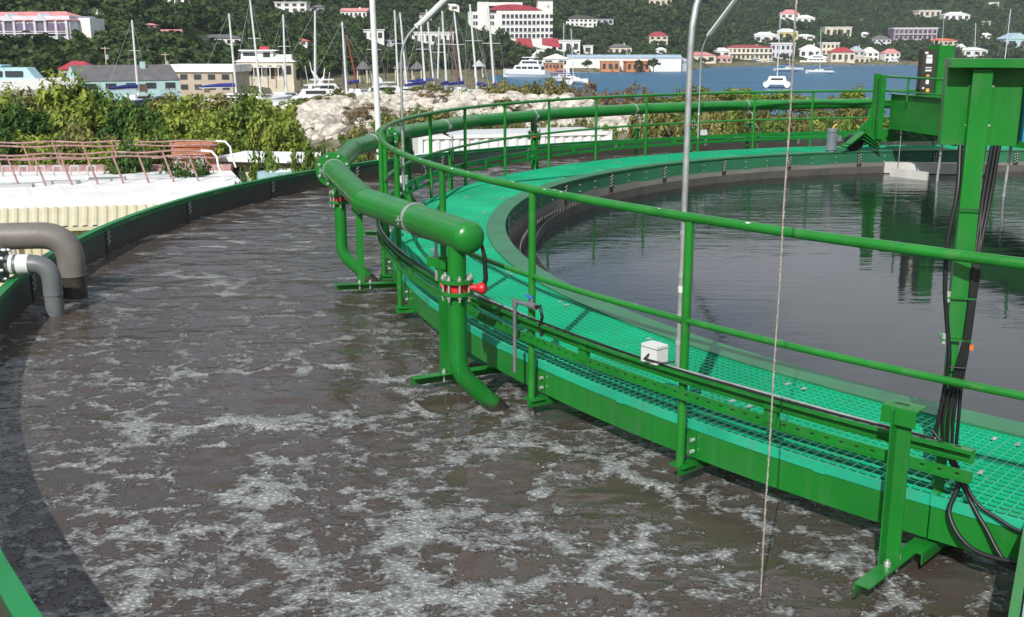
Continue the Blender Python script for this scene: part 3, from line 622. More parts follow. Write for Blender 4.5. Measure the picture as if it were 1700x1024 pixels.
# ------------------------------------------------------------------ light poles
def lamp(a, label, rot_tweak=0, dx=0.0, ztop=1.93):
    base = pc(R_RAIL-0.012, a+dx, 0.26); o = empty('light_pole', base); inw = (pc(1, a+rot_tweak)-pc(2, a+rot_tweak)).normalized()
    top = Vector((base.x, base.y, ztop)); e = top+inw*0.17+Vector((0, 0, 0.42)); d45 = (inw*0.74+Vector((0, 0, 0.67))).normalized(); f0 = e+d45*0.06
    path = [base, Vector((base.x, base.y, 0.9)), top]+[top*(1-t)**2+(top+Vector((0, 0, .28)))*2*t*(1-t)+e*t*t for t in (.2, .4, .6, .8, 1)]+[f0+d45*0.12]
    mb = MB(); mb.tube(path, 0.0158, 10); mb.build('pole', M['galv'], o)
    mb = MB()
    for z in (0.42, 0.56, 0.78, 1.0): mb.tube([Vector((base.x, base.y, z)), Vector((base.x, base.y, z+0.02))], 0.0185, 10)
    mb.build('pole_clips', M['bolt'], o, 'stuff')
    mb = MB(); mb.tube([Vector((base.x, base.y, .70)), Vector((base.x, base.y, .735))], 0.0175, 10); mb.build('tape_label', M['white_plastic'], o)
    # weatherproof batten luminaire: housing, clear cover, two tubes
    L = 1.25; sd = d45.cross(Vector((0, 0, 1))).normalized(); nrm = sd.cross(d45).normalized()
    mb = MB(); mb.bar(f0, f0+d45*L, 0.13, 0.035, up=nrm); mb.bar(f0-d45*0.03, f0, 0.10, 0.05, up=nrm); h = mb.build('lamp_housing', M['white_plastic'], o)
    for s in (-1, 1):
        mb = MB(); mb.tube([f0+d45*0.03+sd*0.032*s-nrm*0.034, f0+d45*(L-.03)+sd*0.032*s-nrm*0.034], 0.014, 8); mb.build('tube', M['tube'], h)
    mb = MB(); mb.bar(f0+d45*0.02-nrm*0.022+sd*0.062, f0+d45*(L-.02)-nrm*0.022+sd*0.062, 0.004, 0.03, up=nrm); mb.bar(f0+d45*0.02-nrm*0.022-sd*0.062, f0+d45*(L-.02)-nrm*0.022-sd*0.062, 0.004, 0.03, up=nrm); mb.build('reflector_lip', M['galv'], h)
    # junction box standing on the cable channel
    tdir = (pc(1, a+90)-pc(0, 0)); bc = pc(R_RAIL+0.045, a-0.95, 0.355)
    mb = MB(); mb.box(bc, (0.115, 0.085, 0.10), R_(a+90)); j = mb.build('junction_box', M['white_plastic'], o)
    mb = MB(); mb.box(bc+Vector((0, 0, 0.035)), (0.119, 0.089, 0.005), R_(a+90)); mb.build('lid_seam', M['galv'], j)
    mb = MB(); mb.tube([bc+(pc(1, a+90)-pc(0, a))*0.0+(pc(2, a)-pc(1, a))*0.04, bc+(pc(2, a)-pc(1, a))*0.075-Vector((0, 0, .02)), pc(R_RAIL+0.07, a-0.5, 0.32), Vector((base.x, base.y, 0.33))+(pc(2, a)-pc(1, a))*0.03], 0.006, 6); mb.build('cable', M['black'], o)
    return tag(o, label, 'light pole', 'light poles clipped to guardrail posts')
M['rust_tag'] = pmat('orange_tape', (.6, .16, .02), .5, vary=.1); M['tube'] = pmat('lamp_tube', (0.8, 0.82, 0.82), 0.25, vary=0.03)
lamp(-141.2, 'galvanised conduit light pole rising beside a white junction box, curved at its top', 0, -0.28)
lamp(173.6, 'galvanised light pole with batten lamp behind the bolted bend of the green pipe', 0, 0.5, 1.74)
lamp(121.3, 'galvanised light pole with batten lamp standing against the blue harbour', 0, 0.1, 1.72)
# thick white mast outside the tank
pb = at(637, 300, -0.6); pb = pc(14.3, polar(pb)[1]) if polar(pb)[0] < 14 else Vector((pb.x, pb.y, 0)); pb.z = GROUND_Z
o = empty('white_mast', pb); top = Vector((pb.x, pb.y, 9.0)); dpx = -0.012
mb = MB(); mb.tube([pb, Vector((pb.x-0.18, pb.y, 6.5)), Vector((pb.x-0.22, pb.y, 9))], [0.062, 0.052, 0.046], 12); mb.build('pole', M['white_pole'], o)
mb = MB(); mb.box(pb+Vector((0, 0, .02)), (0.34, 0.34, 0.04)); mb.build('base_plate', M['galv'], o)
mb = MB(); mb.tube([Vector((pb.x-0.22, pb.y, 8.9)), Vector((pb.x+0.1, pb.y-.1, 9.25)), Vector((pb.x+0.7, pb.y-.3, 9.3))], 0.035, 8); mb.box((pb.x+0.85, pb.y-.35, 9.3), (.6, .2, .1)); mb.build('lamp_head', M['white_plastic'], o)
tag(o, 'thick white painted mast standing behind the far bend of the green pipe', 'pole')

# ------------------------------------------------------------------ hanging rope
rp_ = at(1262, 990, ZW); mb = MB(); pts = [Vector((rp_.x+0.002*math.sin(i*1.3), rp_.y+0.002*math.cos(i*1.1), ZW-0.15+i*0.14)) for i in range(48)]
mb.tube(pts, 0.0036, 6); o = mb.build('rope', M['rope']); mb = MB()
for i in range(1, 420):
    z = ZW-0.1+i*0.0152; a = i*1.9; mb.box((rp_.x+0.0024*math.cos(a), rp_.y+0.0024*math.sin(a), z), (0.004, 0.004, 0.009))
mb.build('rope_strands', M['rope'], o, 'stuff'); tag(o, 'thin twisted rope hanging straight down into the foaming channel', 'rope')

# ------------------------------------------------------------------ control cabinet on its column
cb = at(1566, 745, 0.20); o = empty('control_cabinet', (cb.x, cb.y, -0.2)); rzc = R_(-16)
ca = math.cos(rzc); sa = math.sin(rzc); ex = Vector((ca, sa, 0)); ey = Vector((-sa, ca, 0))
def cl(x, y, z): return Vector((cb.x, cb.y, 0))+ex*x+ey*y+Vector((0, 0, z))
mb = MB(); mb.bar(cl(0, 0, 0.72), cl(0, 0, 1.85), 0.075, 0.075, up=ey); mb.build('column', M['green'], o)
mb = MB(); mb.bar(cl(-.005, 0, -0.236), cl(-.005, 0, 0.72), 0.045, 0.05, up=ey); mb.build('lower_post', M['green'], o)
for z in (0.715, 0.90):
    mb = MB(); mb.box(cl(0, 0, z), (0.125, 0.115, 0.007), rzc); c_ = mb.build('clamp_plate', M['green'], o)
    mb = MB()
    for s in (-1, 1): mb.cyl(cl(0.048*s, -0.045, z-.02), 0.011, 0.045, 6)
    mb.build('bolts', M['bolt'], c_, 'stuff')
mb = MB(); mb.box(cl(0.034, 0.06, 1.873), (0.325, 0.26, 0.034), rzc); mb.build('rain_hood', M['green'], o)
for s, x0, x1 in ((-1, -0.130, -0.001), (1, 0.001, 0.165)):
    mb = MB(); mb.box(cl((x0+x1)/2, 0.10, 1.695), (x1-x0, 0.12, 0.315), rzc); e_ = mb.build('enclosure', M['green'], o)
    mb = MB()
    for zz in (1.78, 1.62): mb.cyl(cl((x0+x1)/2-.03*s, 0.041, zz), 0.005, 0.006, 6, axis=ey*-1)
    mb.build('rivets', M['bolt'], e_, 'stuff')
mb = MB(); mb.box(cl(0.178, 0.02, 1.68), (0.008, 0.10, 0.24), rzc); s_ = mb.build('sign_plate', M['blue_sign'], o); mb = MB(); mb.box(cl(0.1826, -0.02, 1.68), (0.004, 0.03, 0.235), rzc); mb.build('sign_edge', M['white_plastic'], s_)
mb = MB(); mb.box(cl(0.178, 0.13, 1.71), (0.012, 0.06, 0.34), rzc); mb.build('side_bracket', M['green'], o)
# black supply cables down the column
def cable(pts, r=0.010):
    P_ = [Vector(p) for p in pts]; out = []
    for i in range(len(P_)-1):
        p0, p1, p2, p3 = P_[max(i-1, 0)], P_[i], P_[i+1], P_[min(i+2, len(P_)-1)]
        for t in [k/6 for k in range(6)]:
            out.append(0.5*((2*p1)+(p2-p0)*t+(2*p0-5*p1+4*p2-p3)*t*t+(3*p1-p0-3*p2+p3)*t**3))
    out.append(P_[-1]); mb.tube(out, r, 8)
for k in range(4):
    mb = MB(); j = (k-1.5)*0.009; sx = 0.055+0.014*(k % 3)
    cable([cl(sx+.02, .05, 1.54), cl(sx, 0.02, 1.3), cl(0.050+j*.8, -0.040, 1.05), cl(0.046+j*.7, -0.050, 0.88), cl(0.040+j*.8, -0.050, 0.70), cl(0.02+j*1.5, -0.05, 0.52), cl(0.012+j*2.3, -0.045, 0.36), cl(0.02+j*2, -0.03, 0.24)], 0.0082); mb.build('cable', M['black'], o)
mb = MB(); cable([cl(-.05, .05, 1.54), cl(-.05, -.02, 1.35), cl(-.072, -0.045, 1.15), cl(-.066, -0.05, .95), cl(-0.045, -0.05, 0.80), cl(-0.02, -0.055, 0.62), cl(-.03, -0.05, 0.45), cl(-0.045, -0.045, 0.27)], 0.0095); mb.build('cable', M['black'], o)
mb = MB(); cable([cl(-.02, -0.075, .60), cl(0.05, -0.075, .60)], 0.004); mb.tube([cl(-.045, -.06, 1.28), cl(.045, -.06, 1.28)], 0.003, 6); mb.build('cable_ties', M['black'], o, 'stuff')
mb = MB(); mb.box(cl(0.062, -0.062, 0.69), (0.016, 0.010, 0.022), rzc); mb.build('orange_tag', M['rust_tag'], o)
tag(o, 'twin green control cabinets under a flat hood on a column with black cables', 'control cabinet')
for i, (pts, r) in enumerate([([(.01, -.03, .24), (.06, -.12, .1), (.03, -.16, -.04), (.12, -.24, -.15), (.30, -.33, -.15), (.60, -.46, -.08), (1.2, -.74, -.09)], .011),
                              ([(-.02, -.04, .26), (.08, -.12, .08), (.17, -.2, -.06), (.30, -.31, -.2), (.62, -.46, -.16), (1.2, -.72, -.16)], .010),
                              ([(-.06, -.05, .3), (.03, -.12, .2), (.12, -.18, .05), (.2, -.22, 0), (.34, -.29, -.04), (.7, -.46, -.03), (1.2, -.7, -.05)], .008)]):
    mb = MB(); cable([cl(*p) for p in pts], r); c_ = mb.build('supply_cable', M['black'])
    tag(c_, ['thickest black cable looping low below the end of the green cable channel', 'black cable crossing the loop below the green cable channel', 'thin black cable over the end of the green cable channel'][i], 'cable', 'black cables hanging at the walkway edge')

# ------------------------------------------------------------------ small taps and sensor pipes on the rail
def tap(a, label, blue=True):
    b0 = pc(R_RAIL+0.035, a, 0); o = empty('sample_tap', pc(R_RAIL+0.035, a, -0.35)); rad = pc(2, a)-pc(1, a); t = pc(1, a+90)-pc(0, a)*0-pc(0, 0)
    t = Vector((-math.sin(R_(a)), math.cos(R_(a)), 0)); p = b0-t*0.05+rad*0.06
    mb = MB(); P0 = Vector((p.x, p.y, -0.06)); P1 = Vector((p.x, p.y, 0.40)); P2 = P1+t*0.16-rad*0.03
    mb.tube([P0]+bend(P0, P1, P2, 0.03)+[P2], 0.0125, 8); mb.tube([P1-Vector((0, 0, .035)), P1+Vector((0, 0, .012))], 0.019, 8); mb.build('riser', M['grey_pvc'], o)
    mb = MB(); mb.tube([P2-t*0.05, P2+t*0.035], 0.022, 10); mb.tube([P2-t*0.01, P2-t*0.01+Vector((0, 0, .04))], 0.012, 8); v = mb.build('valve_body', M['grey_pvc'], o)
    mb = MB(); mb.bar(P2-t*0.01+Vector((0, 0, .045)), P2-t*0.07+Vector((0, 0, .055)), 0.018, 0.012); mb.build('valve_handle', M['blue_handle'], v)
    mb = MB(); q = P2+t*0.035; cable_pts = [q, q+t*0.05+Vector((0, 0, .015)), q+t*0.075+Vector((0, 0, -.05)), q+t*0.05+Vector((0, 0, -.10)), q+t*0.07+Vector((0, 0, -.17))]
    mb.tube(cable_pts, 0.010, 8); mb.build('hose', M['black'], o)
    return tag(o, label, 'tap', 'sample taps on the guardrail posts')
tap(-148.7, 'grey plastic sample tap with blue handle on post beside the drop pipe')
tap(166.2, 'small grey sample tap on the far post behind the curled rail')
tap(113.0, 'small grey sample tap on the far guardrail near the bridge carriage')
q0 = at(876, 565, 0.05); mb = MB(); P0 = pc(R_LIP+0.03, -148.8, 0.05); mb.tube([P0, P0+Vector((-.01, -.012, -.2)), P0+Vector((-.012, -.012, -.43))], 0.013, 8); o = mb.build('hose_stub', M['grey_pvc']); tag(o, 'dark grey hose stub dipping from the fascia into the channel', 'hose')

# ------------------------------------------------------------------ inlet pipes over the outer wall on the left
def elbow_pipe(name, end_px, z_end, ztop, rad, mat, endmat, label, dirv, L, rc):
    e = at(*end_px, z_end); o = empty(name, (e.x, e.y, z_end)); T = Vector((e.x, e.y, ztop)); S = T+Vector(dirv).normalized()*L
    mb = MB(); zc = z_end+(ztop-z_end)*0.40; mb.tube([S]+bend(S, T, e, rc, 9)+[Vector((e.x, e.y, zc))], rad, 20); mb.build('elbow', mat, o)
    mb = MB(); mb.tube([Vector((e.x, e.y, zc+0.02)), Vector((e.x, e.y, z_end-0.25))], rad*0.95, 20); mb.build('tail_pipe', endmat, o)
    mb = MB(); mb.tube([Vector((e.x, e.y, zc-0.004)), Vector((e.x, e.y, zc+0.012))], rad*1.03, 20); mb.build('socket_rim', mat, o)
    return tag(o, label, 'pipe'), S, T
o, S, T = elbow_pipe('inlet_pipe', (125, 500), -0.40, 0.24, 0.125, M['brown_pvc'], M['dark_pvc'], 'large brown grey plastic elbow pipe pouring into the channel', (-1, -0.16, 0), 2.6, 0.26)
o2, S2, T2 = elbow_pipe('inlet_pipe', (92, 522), -0.36, 0.10, 0.082, M['grey_pvc'], M['grey_pvc'], 'smaller blue grey plastic elbow pipe with bolted flange at the outer wall', (-1, -0.10, 0), 1.2, 0.16)
dv = (S2-T2).normalized(); c = T2+dv*0.17
mb = MB(); mb.tube([c, c+dv*0.10], 0.088, 18); mb.tube([c+dv*0.13, c+dv*0.16], 0.088, 18); mb.build('coupling_collar', M['white_plastic'], o2)
mb = MB(); mb.tube([c+dv*0.22, c+dv*0.25], 0.16, 20); mb.tube([c+dv*0.265, c+dv*0.295], 0.16, 20); f = mb.build('flange', M['grey_pvc'], o2)
mb = MB(); sd = Vector((0, 0, 1)); s2v = dv.cross(sd).normalized()
for k in range(8):
    a = k*math.pi/4+.2; p = c+(s2v*math.cos(a)+sd*math.sin(a))*0.135; mb.tube([p+dv*0.18, p+dv*0.34], 0.010, 6); mb.tube([p+dv*.185, p+dv*.215], .018, 6); mb.tube([p+dv*.30, p+dv*.33], .018, 6)
mb.build('flange_bolts', M['bolt'], f, 'stuff')

# gangway from the camera's platform to the ring walkway
g0, g1 = at(1672, 1024, 0.0), at(1699, 868, 0.0); gd = (g1-g0).normalized(); gs = Vector((gd.y, -gd.x, 0)); ga = g0-gd*4.6; gb = g0+gd*1.12
o = empty('gangway', (g0.x, g0.y, -0.2)); mb = MB(); mb.bar(ga+gs*0.02+Vector((0, 0, -.06)), gb+gs*0.02+Vector((0, 0, -.06)), 0.035, 0.12); mb.build('edge_beam', M['green'], o)
mb = MB(); mb.bar(ga+gs*0.87+Vector((0, 0, -.06)), gb+gs*0.87+Vector((0, 0, -.06)), 0.06, 0.12); mb.build('edge_beam', M['green'], o)
for k in range(11):
    p = ga+gd*(0.26+k*0.52); 
    if (p-ga).length > (gb-ga).length-.26: break
    mb = MB(); mb.bar(p-gd*0.255+gs*0.44+Vector((0, 0, -.02)), p+gd*0.255+gs*0.44+Vector((0, 0, -.02)), 0.79, 0.03); mb.build('deck_plate', M['blue_deck'], o)
tag(o, 'narrow gangway with green edge beam crossing the channel to the walkway', 'gangway')
# ------------------------------------------------------------------ scraper bridge on the far side
BA = 98.5; br = empty('scraper_bridge', pc(8.6, BA, 0.0)); tag(br, 'green box girder scraper bridge with carriage reaching over the settling tank', 'bridge')
inw = pc(0, BA)-pc(1, BA); lat = Vector((-inw.y, inw.x, 0))            # lat: to the right of the inward direction is -lat
def bl(r, s, z): return pc(r, BA, 0)+lat*s+Vector((0, 0, z))            # r: radius, s: sideways (- = towards the left of the photo when negative lat)
sgn = 1 if bl(8, 1, 0).x < bl(8, 0, 0).x else -1                        # sgn*lat points to the photo's left
def B(r, s, z): return bl(r, s*sgn, z)
for s in (0.45, -0.45):
    mb = MB(); mb.bar(B(8.85, s, 0.78), B(0.4, s, 0.78), 0.03, 0.62); g_ = mb.build('girder', M['green'], br)
    mb = MB(); mb.bar(B(8.85, s, 1.097), B(0.4, s, 1.097), 0.12, 0.012); mb.bar(B(8.85, s, 0.463), B(0.4, s, 0.463), 0.12, 0.012); mb.build('flange', M['green'], g_)
mb = MB()
for k in range(16): mb.bar(B(8.6-k*0.52, 0.42, 1.05), B(8.6-k*0.52, -0.42, 1.05), 0.46, 0.03)
mb.build('deck', M['green'], br, 'stuff')
# end frame posts and carriage
for r, s, z1 in ((9.15, 0.62, 1.47), (8.93, 0.62, 1.45), (9.15, -0.62, 1.45), (8.93, -0.62, 1.45)):
    mb = MB(); mb.bar(B(r, s, 0.25), B(r, s, z1), 0.09, 0.11, up=inw); mb.build('end_post', M['green'], br)
mb = MB(); mb.bar(B(9.04, 0.62, 1.38), B(9.04, 0.62, 0.32), 0.035, 0.05, up=inw); mb.build('guide_rod', M['black'], br)
mb = MB(); mb.bar(B(9.2, 0.8, 0.30), B(9.2, -0.8, 0.30), 0.22, 0.24); mb.build('end_carriage', M['green'], br)
mb = MB(); mb.prism([B(9.22, 0.62, 0.25), B(9.22, 1.15, 0.05), B(9.22, 1.15, 0.16), B(9.22, 0.72, 0.62), B(9.22, 0.62, 0.62)], inw*0.06); mb.build('gusset', M['green'], br)
# wheel guards: stacked chevrons over a rubber wheel
mb = MB(); mb.tube([B(9.06, 1.0, 0.17), B(9.24, 1.0, 0.17)], 0.16, 20); mb.build('wheel', M['black'], br)
for k in range(3):
    mb = MB(); q = 0.05*k
    mb.bar(B(8.98-q, 1.36-q, 0.06+0.09*k*0.6), B(8.98-q, 0.98, 0.27+0.06*k), 0.24, 0.016); mb.bar(B(8.98-q, 0.98, 0.27+0.06*k), B(8.98-q, 0.58+q, 0.05+0.06*k), 0.24, 0.016); mb.build('wheel_guard', M['green'], br)
# geared motor
mb = MB(); c = B(9.05, 1.50, -0.02); mb.cyl(c, 0.085, 0.06, 16); mb.cyl(c+Vector((0, 0, .06)), 0.105, 0.14, 16); mb.cyl(c+Vector((0, 0, .20)), 0.085, 0.20, 16); mb.cyl(c+Vector((0, 0, .40)), 0.10, 0.07, 16)
mo = mb.build('gear_motor', M['motor'], br); mb = MB(); mb.box(c+Vector((.11, -.03, .28)), (.09, .1, .1), .3); mb.build('terminal_box', M['motor'], mo)
mb = MB()
for k in range(14): a = k*math.pi/7; mb.bar(c+Vector((.083*math.cos(a), .083*math.sin(a), .21)), c+Vector((.083*math.cos(a), .083*math.sin(a), .39)), .006, .02, up=(math.cos(a), math.sin(a), 0))
mb.build('cooling_fins', M['motor'], mo, 'stuff'); mb = MB(); mb.tube([c+Vector((0, 0, .47)), c+Vector((.03, 0, .52)), c+Vector((.08, 0, .55))], .014, 6); mb.build('yellow_cap', M['sticker_yellow'], mo)
# handrail on the bridge
mb = MB(); mb.tube([B(8.93, 0.55, 1.42), B(0.6, 0.55, 1.42)], 0.021, 8); mb.build('handrail', M['green_rail'], br)
mb = MB(); mb.tube([B(8.93, 0.55, 1.16), B(0.6, 0.55, 1.16)], 0.016, 8); mb.build('handrail', M['green_rail'], br)
for k in range(7): mb = MB(); mb.tube([B(8.1-k*1.2, 0.55, 0.99), B(8.1-k*1.2, 0.55, 1.42)], 0.02, 8); mb.build('rail_post', M['green_rail'], br)
mb = MB(); mb.tube([B(7.5, -0.55, 1.42), B(0.6, -0.55, 1.42)], 0.021, 8); mb.build('handrail', M['green_rail'], br)
# dark control panel with stickers, taller green box behind
p = B(8.0, 0.28, 0); cab = MB(); rz = math.atan2(inw.y, inw.x)
cab.box(p+Vector((0, 0, 1.50)), (0.14, 0.26, 0.84), rz); c_ = cab.build('control_panel', M['dark_panel'], br)
fx = -lat*-sgn; face = p+lat*sgn*0.132
front = p-inw*-1*0.0
# the panel's narrow end faces the camera; its stickers sit on that end
en = inw; endp = p+en*0.072
sdv = Vector((-en.y, en.x, 0))
for (u, z, w_, h_, mt) in ((0.0, 1.80, 0.11, 0.05, 'sticker_white'), (0.0, 1.72, 0.12, 0.09, 'sticker_white'), (-.06, 1.86, .06, .04, 'sticker_white'), (0.0, 1.60, 0.12, 0.018, 'sticker_white'), (0.0, 1.55, 0.12, 0.03, 'sticker_white'), (0.0, 1.46, 0.05, 0.035, 'sticker_yellow'), (0.0, 1.36, 0.06, 0.10, 'sticker_white'), (0.02, 1.2, 0.06, 0.06, 'sticker_yellow'), (-.07, 1.24, .04, .03, 'sticker_white')):
    mb = MB(); mb.box(endp+sdv*u+Vector((0, 0, z)), (0.004, w_, h_), rz); mb.build('sticker', M[mt], c_)
mb = MB(); mb.box(p+Vector((0, 0, 1.09)), (0.3, 0.32, 0.05), rz); mb.build('panel_foot', M['green'], c_)
mb = MB(); p2 = B(8.15, -0.06, 1.5); mb.box(p2, (0.4, 0.30, 0.98), rz); mb.build('tall_box', M['green'], br)
# scraper struts and hanging rods in the pool
for r, s in ((7.2, 0.3), (6.2, 0.1), (5.2, 0.3), (4.0, 0.2)):
    mb = MB(); mb.tube([B(r, s, 0.45), B(r, s+.05, -0.8)], 0.024, 8); mb.build('scraper_rod', M['galv'], br)
for r in (6.6, 4.6):
    mb = MB(); mb.bar(B(r, 0.4, 0.45), B(r, -0.5, -0.6), 0.05, 0.02); mb.build('scraper_strut', M['green_pale'], br)
mb = MB(); mb.bar(B(8.3, 0.5, 0.45), B(8.3, 0.5, -.25), .012, .012); mb.build('stay', M['galv'], br)
for k in range(5):
    mb = MB(); c0 = B(8.5-k*.45, .5, .44); mb.tube([c0, c0+inw*.12+Vector((0, 0, -.05-.012*k)), c0+inw*.26+Vector((0, 0, -.06-.01*k)), c0+inw*.4+Vector((0, 0, -.02))], .014, 6); mb.build('hanging_cable', M['black'], br)
# scum box: pale plate floating by the far baffle
o = empty('scum_trough', B(8.2, 0.2, ZP)); mb = MB(); mb.bar(B(8.62, 0.62, -0.26), B(8.05, -1.2, -0.26), 0.16, 0.2); mb.build('trough_wall', M['white_baffle'], o)
mb = MB(); mb.bar(B(8.1, 0.75, -0.3), B(7.4, 0.4, -0.3), 0.04, 0.16); mb.build('guide_plate', M['white_baffle'], o); tag(o, 'pale grey scum trough plates at the pool edge below the bridge', 'trough')
# ------------------------------------------------------------------ terrain and sea
SEA = -7.5
def lerp_tab(x, tab):
    xs, ys = zip(*tab); return np.interp(x, xs, ys)
BERM = [(-400, .3), (420, .8), (480, 2.6), (600, 3.3), (800, 3.5), (980, 3.2), (1100, 2.6), (1440, 2.3), (2400, 2.2)]
DN = [(-5000, 1e5), (770, 1e5), (790, 330), (830, 250), (930, 150), (1000, 105), (1440, 92), (6000, 92)]
DF = [(-5000, 0), (770, 0), (790, 335), (830, 395), (900, 440), (1000, 455), (1140, 465), (1190, 590), (1300, 650), (1450, 690), (1700, 690), (6000, 900)]
HF = [(-5000, 205), (0, 206), (150, 214), (300, 222), (450, 262), (600, 330), (780, 420), (900, 480), (1100, 545), (1200, 655), (1450, 735), (1700, 735), (6000, 950)]
SL = [(-5000, .2), (0, .19), (450, .17), (800, .19), (1000, .21), (1300, .19), (1700, .17), (6000, .2)]
def ground(x, y):
    x = np.asarray(x, float); y = np.asarray(y, float); d = np.hypot(x, y)+1e-6
    ang = np.arctan2(x, y); xp = 850+F/math.cos(PIT)*np.tan(np.clip(ang, -1.2, 1.2)); front = np.clip((1.3-np.abs(ang))/.2, 0, 1)
    z = GROUND_Z+0*d
    z = z+front*lerp_tab(xp, BERM)*np.exp(-((d-60)/15.0)**2)
    t = np.clip((d-78)/55, 0, 1); z = z+(-5.6-z)*(t*t*(3-2*t))
    dn = lerp_tab(xp, DN); t = np.clip((d-dn)/25, 0, 1); sea = z+(-10-z)*t
    df = lerp_tab(xp, DF); t2 = np.clip((d-df)/14, 0, 1); z = np.where(d > df, np.maximum(sea, -10+4.2*t2), sea); z = np.where((d > df) & (dn < 1e4), -10+4.0*t2, np.where(dn < 1e4, sea, z))
    hf = lerp_tab(xp, HF); dh = np.clip(d-hf, 0, None); sl = lerp_tab(xp, SL)
    rid = (fbm(x/95+40, y/95+7, 51, 4)-.5)
    hill = sl*dh*(1+0.9*rid*np.clip(dh/80, 0, 1))+dh*dh*0.00002
    z = z+np.minimum(hill, 330+60*rid)
    z = z+np.where(d > 22, (fbm(x/7, y/7, 77, 3)-.5)*.7*np.clip((d-22)/20, 0, 1), 0)*np.where(z > SEA+.5, 1, 0)
    return z
def gz(x, y): return float(ground(np.array([x]), np.array([y]))[0])
_dd = np.geomspace(16, 3500, 2600)
def hit(px, py, dmin=0):
    """photo pixel -> first point where its ray meets the ground or the sea"""
    u = (px-850)/F; v = (512-py)/F; c, s = math.cos(PIT), math.sin(PIT); dv = np.array([u, c+v*s, -s+v*c])
    P_ = dv[None, :]*(_dd/dv[1])[:, None]; zz = CZ+P_[:, 2]; g_ = np.maximum(ground(P_[:, 0], P_[:, 1]), SEA)
    ok = np.where((zz < g_) & (_dd > dmin))[0]; i = ok[0] if len(ok) else 1900
    return Vector((P_[i, 0], P_[i, 1], g_[i]))
angs = np.concatenate([np.arange(-180, -45, 3.0), np.arange(-45, 45, 0.35), np.arange(45, 180.1, 3.0)]); ds = np.concatenate([[0.5, 6, 12], np.geomspace(16, 4500, 230)])
D_, A_ = np.meshgrid(ds, np.radians(angs), indexing='ij'); X, Y = D_*np.sin(A_), D_*np.cos(A_); Z = ground(X, Y)
xp = 850+F/math.cos(PIT)*np.tan(np.clip(A_, -1.2, 1.2)); hillw = np.clip((D_-lerp_tab(xp, HF)+6)/14, 0, 1)
rub = np.exp(-((D_-55)/20)**2)*np.clip((xp-430)/60, 0, 1)*np.clip((1160-xp)/60, 0, 1)
m = M['ground'] = bpy.data.materials.new('ground'); m.use_nodes = True; n, l = nodes(m); b = n['Principled BSDF']; b.inputs['Roughness'].default_value = 0.95; b.inputs['Specular IOR Level'].default_value = 0.1
g = n.new('ShaderNodeNewGeometry'); n1 = noise(0.5, 7, .65, g.outputs['Position']); n2 = noise(0.05, 5, .6, g.outputs['Position'])
def mixc(f, A, B):
    q = n.new('ShaderNodeMix'); q.data_type = 'RGBA'
    l.new(f, q.inputs['Factor'])
    for k, v in (('A', A), ('B', B)):
        if isinstance(v, tuple): q.inputs[k].default_value = (*v, 1)
        else: l.new(v, q.inputs[k])
    return q.outputs['Result']
ah = n.new('ShaderNodeAttribute'); ah.attribute_name = 'hill'; ar = n.new('ShaderNodeAttribute'); ar.attribute_name = 'rubble'
near = mixc(ramp_(n1, .4, .62), (0.075, 0.085, 0.028), (0.26, 0.22, 0.14)); near = mixc(math_('MULTIPLY', ar.outputs['Fac'], ramp_(n1, .36, .5)), near, (0.24, 0.21, 0.165))
hl = mixc(ramp_(n2, .35, .7), (0.025, 0.05, 0.014), (0.05, 0.08, 0.022)); l.new(mixc(ah.outputs['Fac'], near, hl), b.inputs['Base Color'])
bp = n.new('ShaderNodeBump'); bp.inputs['Strength'].default_value = .6; bp.inputs['Distance'].default_value = .4; l.new(n1, bp.inputs['Height']); l.new(bp.outputs[0], b.inputs['Normal'])
tag(grid_mesh('terrain', X, Y, Z, m, {'hill': hillw, 'rubble': rub}, 'structure'), 'coastal ground rising into green wooded hills', 'terrain')
m = M['sea'] = bpy.data.materials.new('sea'); m.use_nodes = True; n, l = nodes(m); b = n['Principled BSDF']; b.inputs['Base Color'].default_value = (0.012, 0.085, 0.15, 1); b.inputs['Roughness'].default_value = 0.35; b.inputs['IOR'].default_value = 1.33; b.inputs['Specular IOR Level'].default_value = 0.15
g = n.new('ShaderNodeNewGeometry'); mp = n.new('ShaderNodeMapping'); mp.inputs['Scale'].default_value = (.35, .6, 1); l.new(g.outputs['Position'], mp.inputs['Vector'])
n1 = noise(.7, 6, .6, mp.outputs[0]); n2 = noise(.03, 3, .5, g.outputs['Position'])
q = mixc(ramp_(n2, .3, .7), (0.008, 0.095, 0.20), (0.016, 0.13, 0.25)); q = mixc(ramp_(n1, .70, .76), q, (0.45, 0.5, 0.52)); l.new(q, b.inputs['Base Color'])
bp = n.new('ShaderNodeBump'); bp.inputs['Strength'].default_value = 0.5; bp.inputs['Distance'].default_value = 0.35; l.new(n1, bp.inputs['Height']); l.new(bp.outputs[0], b.inputs['Normal'])
xs = np.array([-6000., -2000, -500, 0, 500, 1000, 2500, 6000]); X, Y = np.meshgrid(xs, np.array([60., 300, 600, 1200, 3000, 6000]), indexing='ij'); tag(grid_mesh('harbour_water', X, Y, np.full_like(X, SEA), m, None, 'structure'), 'rippled blue harbour water', 'water')

